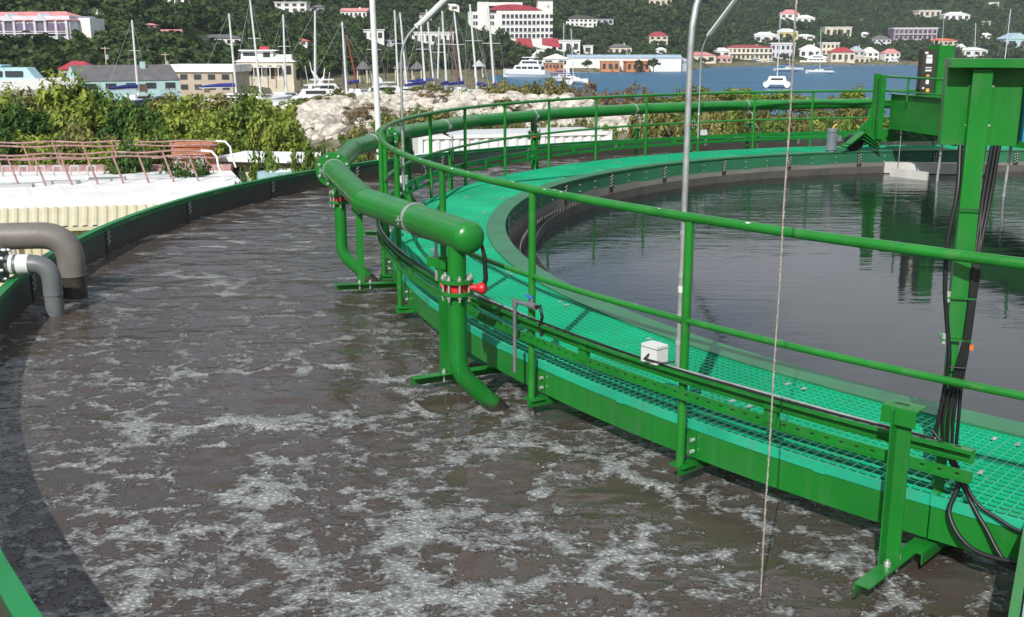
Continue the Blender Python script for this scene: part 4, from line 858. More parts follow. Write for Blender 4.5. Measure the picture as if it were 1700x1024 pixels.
# ------------------------------------------------------------------ foliage
def leaf_mat(name, c0, c1, trans=0.25, obj=True, isl=.55):
    m = bpy.data.materials.new(name); m.use_nodes = True; n, l = nodes(m); b = n['Principled BSDF']; out = n['Material Output']
    g = n.new('ShaderNodeNewGeometry'); nzz = n.new('ShaderNodeTexNoise'); nzz.inputs['Scale'].default_value = 0.9 if obj else 0.10; nzz.inputs['Detail'].default_value = 4; l.new(g.outputs['Position'], nzz.inputs['Vector'])
    rpi = n.new('ShaderNodeMath'); rpi.operation = 'MULTIPLY_ADD'; l.new(g.outputs['Random Per Island'], rpi.inputs[0]); rpi.inputs[1].default_value = isl; l.new(nzz.outputs['Fac'], rpi.inputs[2])
    mr = n.new('ShaderNodeMapRange'); mr.inputs[1].default_value = .38; mr.inputs[2].default_value = .62+isl*.9; l.new(rpi.outputs[0], mr.inputs[0])
    mi = n.new('ShaderNodeMix'); mi.data_type = 'RGBA'; l.new(mr.outputs[0], mi.inputs['Factor']); mi.inputs['A'].default_value = (*c0, 1); mi.inputs['B'].default_value = (*c1, 1)
    l.new(mi.outputs['Result'], b.inputs['Base Color']); b.inputs['Roughness'].default_value = .55; b.inputs['Specular IOR Level'].default_value = .25
    tr = n.new('ShaderNodeBsdfTranslucent'); l.new(mi.outputs['Result'], tr.inputs['Color']); ms = n.new('ShaderNodeMixShader'); ms.inputs[0].default_value = trans
    l.new(b.outputs[0], ms.inputs[1]); l.new(tr.outputs[0], ms.inputs[2]); l.new(ms.outputs[0], out.inputs['Surface'])
    return m
M['leaf_green'] = leaf_mat('leaf_green', (0.035, 0.080, 0.014), (0.20, 0.30, 0.05))
M['leaf_lime'] = leaf_mat('leaf_lime', (0.075, 0.13, 0.018), (0.36, 0.43, 0.07))
M['leaf_olive'] = leaf_mat('leaf_olive', (0.07, 0.085, 0.022), (0.31, 0.29, 0.10))
M['leaf_dry'] = leaf_mat('leaf_dry', (0.11, 0.08, 0.045), (0.34, 0.25, 0.15))
M['leaf_dark'] = leaf_mat('leaf_dark', (0.014, 0.045, 0.010), (0.09, 0.19, 0.035))
M['leaf_hill'] = leaf_mat('leaf_hill', (0.018, 0.050, 0.012), (0.085, 0.135, 0.034), .3, False, .3)
M['bark'] = pmat('bark', (0.09, 0.07, 0.05), .9, vary=.3, vscale=6)
def crown_arrays(nl, ls, rx, rz, ncl, g_, elong=1.6, hollow=.55):
    """leaf quads spread through an uneven crown of clumps; returns vertices, quads"""
    cd = g_.normal(size=(ncl, 3)); cd /= np.linalg.norm(cd, axis=1)[:, None]; cd[:, 2] = np.abs(cd[:, 2])*1.0-0.25*(g_.random(ncl) < .4)
    cr = hollow+(1-hollow)*g_.random(ncl)**.6; cc = cd*cr[:, None]*np.array([rx, rx, rz]); cs = g_.uniform(.16, .40, ncl)*rx
    k = g_.integers(0, ncl, nl); off = g_.normal(size=(nl, 3)); off /= np.linalg.norm(off, axis=1)[:, None]; off *= (g_.random(nl)**.45)[:, None]
    p = cc[k]+off*cs[k][:, None]*np.array([1, 1, .8]); nrm = off*.8+cd[k]*.5+g_.normal(size=(nl, 3))*.55+np.array([0, 0, .35]); nrm /= np.linalg.norm(nrm, axis=1)[:, None]
    t = g_.normal(size=(nl, 3)); t -= nrm*(t*nrm).sum(1)[:, None]; t /= np.linalg.norm(t, axis=1)[:, None]; bt = np.cross(nrm, t); s = ls*g_.uniform(.6, 1.3, nl)[:, None]
    v = np.stack([p-t*s*elong*.5, p-bt*s*.42+nrm*s*.1, p+t*s*elong*.5, p+bt*s*.42+nrm*s*.1], 1)
    return v
def quads_mesh(name, v, mat):
    v = v.reshape(-1, 4, 3); nq = len(v); me = bpy.data.meshes.new(name); me.vertices.add(nq*4); me.vertices.foreach_set('co', v.astype(np.float32).ravel()); me.loops.add(nq*4); me.loops.foreach_set('vertex_index', np.arange(nq*4))
    me.polygons.add(nq); me.polygons.foreach_set('loop_start', np.arange(0, nq*4, 4)); me.update(); me.materials.append(mat); return me
# hillside woodland: one mass of crowns
g_ = np.random.default_rng(5); protos = [crown_arrays(130, .95, 2.7, 2.3, 12, g_, 1.3, .5) for _ in range(10)]
px_ = []; N_ = 15000
xpx = g_.uniform(-500, 2250, N_); hfv = lerp_tab(xpx, HF); far = np.where(xpx < 700, 1.9, 1.55); dist = hfv*(1+(far-1)*g_.random(N_)**1.25)+g_.uniform(-4, 6, N_)
tx = (xpx-850)/F*math.cos(PIT); ang = np.arctan(tx); PXw = np.sin(ang)*dist; PYw = np.cos(ang)*dist; PZw = ground(PXw, PYw)
elev = (PZw-CZ)/dist; keep = (elev < .085) & (PZw > SEA+.3); PXw, PYw, PZw, dist = PXw[keep], PYw[keep], PZw[keep], dist[keep]
FOREST = (PXw, PYw, PZw, dist)      # used after the houses are known
shr = {}
g_ = np.random.default_rng(9)
shr['round'] = [crown_arrays(2600, .135, 1.5, 1.5, 26, g_) for _ in range(3)]
shr['dry'] = [crown_arrays(1100, .11, 1.3, 1.2, 20, g_, 2.4) for _ in range(2)]
shr['low'] = [crown_arrays(1500, .12, 1.4, .8, 22, g_) for _ in range(2)]
MESH = {}
def shrub_mesh(kind, i, mt):
    k = (kind, i, mt)
    if k not in MESH: MESH[k] = quads_mesh('crown', shr[kind][i], M[mt])
    return MESH[k]
stem_me = None
def shrub(p, h, r, kind, mt, label, group, ang=None):
    global stem_me
    if stem_me is None:
        mb = MB()
        for k in range(6):
            a = k*1.05+.3; mb.tube([(0.05*math.cos(a), .05*math.sin(a), -.3), (.18*math.cos(a), .18*math.sin(a), .35), (.5*math.cos(a+.4), .5*math.sin(a+.4), .8), (.65*math.cos(a+.3), .65*math.sin(a+.3), 1.05)], [.045, .035, .02, .008], 5)
        stem_me = mb.mesh('trunk'); stem_me.materials.append(M['bark'])
    o = empty('shrub', p, random.uniform(0, 6.28)); nv = len(shr[kind]); me = shrub_mesh(kind, random.randrange(nv), mt); rz = {'round': 1.5, 'dry': 1.2, 'low': .8}[kind]*1.25; rx = {'round': 1.5, 'dry': 1.3, 'low': 1.4}[kind]*1.2
    sz = (h*.72)/rz; inst('crown', me, o, (0, 0, h*.30), 0, (r/rx, r/rx, sz)); inst('trunk', stem_me, o, (0, 0, 0), 0, (r*.8, r*.8, h*.55))
    return tag(o, label, 'shrub', group)
def shrub_px(x, ytop, d, r, kind, mt, label, group):
    p = atd(x, ytop, d); g0 = gz(p.x, p.y); h = max(.8, p.z-g0); return shrub((p.x, p.y, g0), h, r, kind, mt, label, group)
random.seed(21)
G1 = 'shrubs of the thicket behind the white roof'
def rows(x0, x1, step, ytop, d, r, kinds, label, group):
    x = x0
    while x <= x1:
        k, mt = random.choice(kinds); yy = ytop(x) if callable(ytop) else ytop
        cw_ = CW[mt]; shrub_px(x+random.uniform(-.3, .3)*step, yy+random.uniform(-14, 12), d*random.uniform(.93, 1.07), r*random.uniform(.8, 1.25), k, mt, label.replace('@', cw_), group); x += step
CW = dict(leaf_green='mid green', leaf_lime='lime green', leaf_olive='olive green', leaf_dark='dark green', leaf_dry='brown')
RG = [('round', 'leaf_lime'), ('round', 'leaf_lime'), ('round', 'leaf_green'), ('round', 'leaf_olive'), ('round', 'leaf_dark')]
rows(-60, 425, 62, lambda x: 188, 42, 1.6, RG, '@ leafy shrub at the front of the thicket, beside the rusty railing', G1)
rows(-60, 440, 50, lambda x: 158 if x < 440 else 190, 50, 1.9, RG, '@ leafy shrub in the middle of the thicket', G1)
rows(-50, 450, 46, lambda x: 146 if x < 430 else 156, 62, 2.2, RG, '@ leafy shrub at the back of the thicket, before the boatyard', G1)
for x, yt, d, r, mt, lb in [(100, 96, 52, 2.3, 'leaf_lime', 'tallest lime green shrub of the thicket, hiding the blue motor yacht'), (62, 112, 53, 1.7, 'leaf_olive', 'tall olive shrub beside the tallest one, before the motor yacht'), (140, 112, 54, 1.9, 'leaf_green', 'second tallest shrub of the thicket, before the blue shed'), (20, 140, 52, 1.6, 'leaf_green', 'rounded shrub under the hull of the blue motor yacht'),
        (432, 128, 50, 2.1, 'leaf_lime', 'bright lime shrub at the end of the thicket beside the rubble'), (400, 142, 48, 1.7, 'leaf_green', 'rounded green shrub beside the bright lime one at the rubble'), (455, 158, 46, 1.5, 'leaf_lime', 'lower lime shrub between the thicket and the rubble'), (330, 150, 50, 1.7, 'leaf_lime', 'rounded lime shrub before the beige building')]:
    shrub_px(x, yt, d, r, 'round', mt, lb, G1)
for x, yt, d, r, mt, lb in [(590, 196, 44, 1.0, 'leaf_green', 'round green bush on the rubble left of the white mast'), (645, 190, 43, 1.0, 'leaf_olive', 'round olive bush on the rubble beside the lamp pole'), (700, 168, 50, 1.1, 'leaf_green', 'round green bush halfway up the rubble'), (615, 172, 54, 1.2, 'leaf_dry', 'brown bush on the rubble behind the white mast'), (760, 180, 46, 1.0, 'leaf_lime', 'lime bush on the rubble right of the lamp'), (575, 222, 38, .9, 'leaf_green', 'green bush at the bottom of the rubble slope'), (668, 200, 41, .9, 'leaf_green', 'green bush at the rubble foot behind the leaning pipe bend'), (540, 168, 60, 1.2, 'leaf_olive', 'olive bush on the crest of the pale rubble'), (720, 158, 58, 1.1, 'leaf_dry', 'brown bush on the crest of the pale rubble'), (840, 168, 55, 1.0, 'leaf_olive', 'olive bush on the rubble above the white container')]:
    shrub_px(x, yt, d, r, 'round' if mt != 'leaf_dry' else 'dry', mt, lb, 'bushes on the rubble bank')
shrub_px(300, 228, 36, 1.1, 'round', 'leaf_dark', 'dark shrub behind the rusty orange box', G1); shrub_px(210, 215, 37, 1.1, 'round', 'leaf_dark', 'dark glossy shrub pressed against the rusty railing', G1)
DR = [('dry', 'leaf_dry'), ('dry', 'leaf_olive'), ('low', 'leaf_olive'), ('round', 'leaf_green'), ('dry', 'leaf_olive')]
G2 = 'bushes on the rubble bank'
rows(500, 760, 34, lambda x: 150+(x-500)*-.02, 66, 1.5, DR, '@ scrubby bush on top of the rubble bank', G2)
rows(600, 720, 36, lambda x: 178, 50, 1.2, DR, '@ scrubby bush among the pale rubble', G2)
rows(585, 720, 40, lambda x: 208, 40, 1.1, [('dry', 'leaf_olive'), ('low', 'leaf_green'), ('round', 'leaf_green')], '@ bush at the foot of the rubble bank', G2)
rows(450, 560, 36, lambda x: 238, 36, .9, [('low', 'leaf_green'), ('round', 'leaf_lime')], '@ small bush beside the white roofed outbuilding', G2)
rows(730, 945, 26, lambda x: 128+(x-730)*.03, 84, 1.7, [('round', 'leaf_lime'), ('low', 'leaf_olive'), ('round', 'leaf_olive')], '@ bush along the shore behind the rubble', G2)
rows(945, 1085, 22, lambda x: 136, 78, 1.3, [('dry', 'leaf_dry')], 'leafless brown bush on the shore by the blue harbour', G2)
rows(770, 1010, 34, lambda x: 196, 47, 1.0, [('low', 'leaf_green'), ('low', 'leaf_olive'), ('dry', 'leaf_olive')], '@ low bush between the rubble and the white container', G2)
rows(1090, 1470, 32, lambda x: 151-(6 if 1150 < x < 1260 else 0)-(4 if 1250 < x < 1300 else 0), 62, 1.5, [('round', 'leaf_lime'), ('round', 'leaf_olive'), ('low', 'leaf_olive')], '@ bush on the shore behind the green air pipe', G2)
rows(1090, 1480, 42, lambda x: 170, 48, 1.5, [('round', 'leaf_lime'), ('round', 'leaf_green'), ('low', 'leaf_olive')], '@ dense bush seen between the air pipe and the channel wall', G2)
rows(1150, 1480, 42, lambda x: 196, 40, 1.1, [('round', 'leaf_lime'), ('low', 'leaf_green'), ('low', 'leaf_olive')], '@ low bush just outside the far tank wall', G2)
# trailing vine on the end of the railing
vp = atd(402, 250, 28.5); vg = -2.3
o = empty('vine', (vp.x, vp.y, GROUND_Z)); inst('leaves', shrub_mesh('round', 0, 'leaf_dark'), o, (0, 0, 1.4), .4, (.26, .3, .95)); inst('leaves', shrub_mesh('round', 1, 'leaf_dark'), o, (.12, 0, .75), 1.4, (.42, .4, .65)); inst('stem', stem_me, o, (0, 0, 0), 0, (.3, .3, 1.5))
tag(o, 'dark leafy vine climbing the end of the rusty railing', 'vine')

# ------------------------------------------------------------------ rubble
M['rock'] = pmat('pale_limestone', (0.52, 0.485, 0.425), .9, vary=.4, vscale=2.3, bump=1.0, bscale=5, dirt=(.16, .13, .09), dirt_amt=.85, dscale=1.3)
ico = bmesh.new(); bmesh.ops.create_icosphere(ico, subdivisions=2, radius=1); IV = np.array([v.co[:] for v in ico.verts]); IF = [tuple(v.index for v in f.verts) for f in ico.faces]; ico.free()
def rock_verts(g_):
    v = IV.copy(); 
    for k in range(11):
        nn = g_.normal(size=3); nn /= np.linalg.norm(nn); t = g_.uniform(.3, .72); dd = v@nn; v = np.where((dd > t)[:, None], v-np.outer(dd-t, nn), v)
    return v*g_.uniform(.75, 1.2, 3)*(1+.06*g_.normal(size=(len(v), 1)))
g_ = np.random.default_rng(3); RKV = [rock_verts(g_) for _ in range(8)]
zones = [((478, 565, 165, 232), 260), ((520, 590, 166, 180), 40), ((600, 690, 150, 178), 60), ((660, 830, 138, 170), 190), ((830, 985, 146, 166), 130), ((640, 760, 165, 190), 50), ((1005, 1095, 184, 222), 90), ((1100, 1160, 196, 222), 50), ((590, 625, 190, 212), 25), ((880, 1000, 205, 222), 30), ((760, 850, 176, 195), 30)]
mb = MB(); bould = []
for (x0, x1, y0, y1), cnt in zones:
    for k in range(int(cnt*2.2)):
        x, y = g_.uniform(x0, x1), g_.uniform(y0, y1)
        p = hit(x, y); 
        if p.y > 95: p = atd(x, y, g_.uniform(52, 72)); p.z = gz(p.x, p.y)
        if math.hypot(p.x-CEN[0], p.y-CEN[1]) < RO+3: continue
        s = float(np.clip(g_.lognormal(-1.5, .62), .08, .75)); v = RKV[k % 8]@np.array(Matrix.Rotation(g_.uniform(0, 6.28), 3, 'Z'))*s+np.array([p.x, p.y, p.z+.1*s])
        if s > .5 and len(bould) < 34: bould.append((v, p)); continue
        mb.add(v, IF)
tag(mb.build('rubble', M['rock'], None, 'stuff'), 'pale limestone rubble heaped along the bank', 'rubble')
for v, p in bould:
    mb = MB(); mb.add(v, IF); o = mb.build('boulder', M['rock'], None); tag(o, 'large pale limestone boulder on the rubble bank', 'boulder', 'boulders of the rubble bank')
# ------------------------------------------------------------------ buildings and boats
def lpart(mb, name, mat, parent, kind=None):
    me = mb.mesh(name); me.materials.append(mat); o = bpy.data.objects.new(name, me); COL.objects.link(o); o.parent = parent
    if kind: o['kind'] = kind
    return o
for k, c in dict(w_white=(.78, .78, .76), w_cream=(.66, .60, .47), w_pink=(.62, .42, .40), w_grey=(.42, .44, .46), w_blue=(.45, .66, .68), w_yellow=(.68, .60, .28), w_orange=(.55, .22, .09), w_purple=(.26, .20, .27), w_lilac=(.62, .61, .69), w_tan=(.45, .38, .30)).items(): M[k] = pmat('stucco_'+k[2:], c, .8, vary=.1, vscale=.6, dirt=(.3, .28, .25), dirt_amt=.3, dscale=.5)
for k, c in dict(r_red=(.36, .035, .05), r_pink=(.62, .25, .25), r_orange=(.60, .14, .06), r_white=(.78, .80, .80), r_grey=(.13, .125, .13), r_brown=(.13, .085, .06), r_blue=(.36, .48, .60), r_dark=(.06, .055, .05)).items(): M[k] = pmat('roof_'+k[2:], c, .7, vary=.2, vscale=.8, dirt=(.2, .18, .15), dirt_amt=.3, dscale=.7)
M['glass'] = pmat('window_glass', (.05, .055, .065), .15, vary=.3, vscale=.3)
M['hull_white'] = pmat('gelcoat_white', (.80, .81, .82), .25, vary=.05); M['hull_blue'] = pmat('gelcoat_blue', (.03, .05, .22), .3, vary=.1); M['canvas_blue'] = pmat('blue_canvas', (.02, .03, .20), .8, vary=.2); M['canvas_red'] = pmat('red_canvas', (.45, .04, .04), .8, vary=.2)
M['mast'] = pmat('white_mast_alloy', (.72, .74, .76), .4, metal=.2, vary=.08); M['mast_brown'] = pmat('rust_red_spar', (.22, .05, .03), .6, vary=.15); M['teak'] = pmat('weathered_teak', (.3, .2, .12), .8, vary=.2); M['aqua_light'] = pmat('aqua_paint', (.40, .62, .68), .4, vary=.1)
ub = MB(); ub.box((0, 0, 0), (1, 1, 1)); UB = {}
def ubox(mat):
    if mat not in UB:
        me = ub.mesh('block'); me.materials.append(M[mat]); UB[mat] = me
    return UB[mat]
def lbox(name, mat, parent, c, size, rz=0.0): return inst(name, ubox(mat), parent, c, rz, size)
HOUSES = []
def house(x0, x1, yt, yb, wall, roof, rcol, storeys, cols, label, dist=None, depth=.7, rz=None, gap=None, balcony=False, win='glass', eave=.35, group=None, roof_frac=None, WD=None, name='house', category='house'):
    xc = (x0+x1)/2
    p = hit(xc, yb) if dist is None else atd(xc, yb, dist)
    d = p.y; s = math.hypot(1, (xc-850)/F)*d/F*1.0; s = d/F; W = (x1-x0)*s; H = (yb-yt)*s; rot = -math.atan2(p.x, p.y)*.0+(random.uniform(-.12, .12) if rz is None else rz)
    D = max(3.0, min(W*depth, 16)); W, D = WD if WD else (W, D); o = empty(name, (p.x, p.y, p.z), rot); HOUSES.append((x0, x1, yt, yb, d))
    rf = roof_frac if roof_frac is not None else {'gable': .36, 'hip': .34, 'flat': .08, 'shed': .2, 'front': .4}[roof]
    wh = H*(1-rf); base = 3.0+W*.25
    lbox('wall', wall, o, (0, D/2, (wh-base)/2), (W, D, wh+base))
    rh = H*rf; e = eave
    mb = MB()
    if roof == 'flat': mb.box((0, D/2, wh+rh/2), (W+2*e, D+2*e, rh))
    elif roof == 'hip':
        r_ = min(W, D)*.45; a = [(-W/2-e, -e, wh), (W/2+e, -e, wh), (W/2+e, D+e, wh), (-W/2-e, D+e, wh)]
        if W > D: t = [(-W/2+r_, D/2, wh+rh), (W/2-r_, D/2, wh+rh)]
        else: t = [(-.1, D/2, wh+rh), (.1, D/2, wh+rh)]
        mb.add(a+t, [(0, 1, 5, 4), (1, 2, 5), (2, 3, 4, 5), (3, 0, 4), (3, 2, 1, 0)])
    elif roof == 'gable': mb.prism([(-W/2-e, -e, wh), (-W/2-e, D+e, wh), (-W/2-e, D/2, wh+rh)], (W+2*e, 0, 0))
    elif roof == 'front': mb.prism([(-W/2-e, -e, wh), (W/2+e, -e, wh), (0, -e, wh+rh)], (0, D+2*e, 0))
    elif roof == 'shed': mb.prism([(-W/2-e, -e, wh), (-W/2-e, D+e, wh), (-W/2-e, D+e, wh+rh)], (W+2*e, 0, 0))
    lpart(mb, 'roof', M[rcol], o)
    if roof == 'gable':
        for sx in (-1, 1): mb = MB(); mb.prism([(sx*(W/2+e+.02), .0, wh-.1), (sx*(W/2+e+.02), D, wh-.1), (sx*(W/2+e+.02), D/2, wh+rh*.93)], (-sx*.1, 0, 0)); lpart(mb, 'gable_wall', M[wall], o)
    if roof == 'front': mb = MB(); mb.prism([(-W/2, -e-.02, wh-.1), (W/2, -e-.02, wh-.1), (0, -e-.02, wh+rh*.9)], (0, .1, 0)); lpart(mb, 'gable_wall', M[wall], o)
    if roof in ('gable', 'hip', 'front') and W > 6 and random.random() < .4: lbox('chimney', wall, o, (W*.2, D*.4, wh+rh*.8), (.6, .6, rh*.8))
    fh = wh/storeys
    for f in range(storeys):
        zc = fh*(f+.52)
        for c in range(cols):
            xw = -W/2+W*(c+.5)/cols; ww = W/cols*.52; hh = fh*.52
            if gap and (f, c) in gap: continue
            lbox('window', win, o, (xw, -.02, zc), (ww, .08, hh))
        if balcony and f > 0:
            lbox('balcony', 'w_white', o, (0, -.55, fh*f), (W*.96, 1.1, .14)); lbox('balustrade', 'w_white', o, (0, -1.05, fh*f+.45), (W*.96, .07, .12))
            for k in range(cols+1): lbox('pillar', 'w_white', o, (-W*.47+W*.94*k/cols, -1.0, fh*f+fh*.45), (.16, .16, fh*.9))
    lbox('door', 'r_brown', o, (W*.12, -.03, fh*.34), (max(.7, W*.08), .07, fh*.66)) if cols else None
    return tag(o, label, category, group)
random.seed(4)
# hotel on the left hill
def hotel():
    d = 232; p = atd(45, 82, d); s = d/F; o = empty('hotel', (p.x, p.y, p.z), R_(-14)); HOUSES.append((-60, 132, 15, 84, d)); W, H, D = 26., 7.9, 9.
    lbox('wall', 'w_lilac', o, (-2, D/2, H/2-1.5-2), (W, D, H*.74+3+4))
    mb = MB(); h0 = H*.74+.1; mb.add([(-W/2-2.5, -.5, h0), (W/2-1.5, -.5, h0), (W/2-1.5, D+.5, h0), (-W/2-2.5, D+.5, h0), (-W/2+2, D/2, H), (W/2-6, D/2, H)], [(0, 1, 5, 4), (1, 2, 5), (2, 3, 4, 5), (3, 0, 4), (3, 2, 1, 0)]); r_ = lpart(mb, 'roof', M['r_pink'], o)
    for xg in (-9.5, -3.6, 4.4):
        mb = MB(); mb.prism([(xg-1.5, -.8, h0-.1), (xg+1.5, -.8, h0-.1), (xg, -.8, h0+1.5)], (0, 3.4, 0)); lpart(mb, 'gable', M['w_lilac'], o)
    for f in range(2):
        for c in range(10):
            xw = -W/2-2+1.3+c*2.55; z0 = .25+f*2.95; big = 1.55
            mb = MB(); pts = [(xw-big/2, -.35, z0), (xw+big/2, -.35, z0), (xw+big/2, -.35, z0+1.7)]+[(xw+big/2*math.cos(a), -.35, z0+1.7+.6*math.sin(a)*(1 if f else .5)) for a in (.5, 1.05, 1.57, 2.1, 2.64)]+[(xw-big/2, -.35, z0+1.7)]
            mb.prism(pts, (0, .3, 0)); lpart(mb, 'window', M['arch'], o); lbox('balustrade', 'w_white', o, (xw, -.55, z0+.5), (2.1, .06, .10)); lbox('balustrade', 'w_white', o, (xw, -.55, z0+.1), (2.1, .3, .14))
            lbox('pillar', 'w_lilac', o, (xw+1.27, -.35, z0+1.2), (.55, .5, 2.9))
    lbox('side_wing', 'w_white', o, (W/2-1.2, D*.6, H*.28), (4, 5, H*.56+4)); tag(o, 'lilac balconied hotel with pink gabled roof on the wooded hillside', 'hotel')
M['arch'] = pmat('arched_shutter', (.17, .13, .20), .4, vary=.25, vscale=.6)
hotel()
# big white government block
def block():
    d = 520; s = d/F; p = atd(850, 97, d); o = empty('office_block', (p.x, p.y, p.z), R_(3)); HOUSES.append((776, 918, 2, 98, d)); PX = lambda x: (x-850)*s
    H = lambda y: (97-y)*s
    D = 14.
    lbox('wall', 'w_white', o, ((PX(825)+PX(915))/2, D/2, H(22)/2-3), (PX(915)-PX(825), D, H(22)+6)); lbox('left_wing', 'w_white', o, ((PX(780)+PX(828))/2, D/2+1.5, H(24)/2-3), (PX(828)-PX(780), D, H(24)+6))
    lbox('stair_tower', 'w_white', o, ((PX(795)+PX(813))/2, D/2, H(9)/2-3), (PX(813)-PX(795), D-2, H(9)+6)); t = lbox('clock_tower', 'w_white', o, ((PX(891)+PX(915.5))/2, 5, H(5)/2-3), (PX(915.5)-PX(891), 10.2, H(5)+6))
    lbox('tower_roof', 'w_grey', o, (PX(903), 5, H(3.2)), (PX(919)-PX(885), 13, .7)); lbox('parapet', 'w_white', o, ((PX(812)+PX(869))/2, D*.8, H(11)), (PX(869)-PX(812), 3, 1.6))
    mb = MB(); a0, a1, zr = PX(812), PX(899), H(21.8); pts = []
    for i in range(9): t_ = i/8; pts.append((a0+(a1-a0)*t_, -.4, zr+(H(12.5)-zr)*math.sin(math.pi*min(1, .12+t_*.88))**.8 if 0 < i < 8 else zr))
    mb.prism(pts, (0, D*.8, 0)); lpart(mb, 'barrel_roof', M['r_red'], o)
    for r_ in range(4):
        y = (31, 41, 52, 61.5)[r_]
        for c in range(6):
            for q in (0, 1):
                x = PX(836.5+c*13.9+q*7)
                if r_ == 3 and c == 0: continue
                w_ = lbox('window', 'glass', o, (x, -.03, H(y)), (1.45, .16, 1.7))
        lbox('sill_band', 'w_grey', o, ((PX(832)+PX(914))/2, -.08, H(y+3.6)), (PX(914)-PX(832), .18, .16))
    for y in (32, 42):
        for x in (789.5, 793.5, 807, 811, 816, 820): lbox('window', 'glass', o, (PX(x), 1.47 if x > 795 or True else 0, H(y)), (.95, .12, 1.7))
    mb = MB(); mb.cyl((PX(908), -.12, H(15.5)), .75, .1, 16, axis=(0, -1, 0)); lpart(mb, 'clock_face', M['w_grey'], o)
    tag(o, 'large white office block with clock tower and dark red barrel roof', 'office block')
    o2 = empty('annex', atd(885, 100, d-16)); q = o2.location.copy(); HOUSES.append((858, 924, 66, 88, d-16))
    for k, (xa, xb, yt, yb) in enumerate(((858, 882, 67, 84), (899, 924, 67, 84))):
        mb = MB(); wa = (xb-xa)*s; mb.prism([((xa-885)*s, -2, (100-yb+7)*s), ((xb-885)*s+1, -2, (100-yb+3)*s), ((xb-885)*s, 8, (100-yt)*s), ((xa-885)*s, 8, (100-yt)*s)], (0, 0, .3)); lpart(mb, 'roof', M['r_red'], o2)
    lbox('wall', 'w_white', o2, (0, 5, 1.6), (15, 8, 6.5)); tag(o2, 'low annex with dark red roofs at the foot of the office block', 'building')
block()
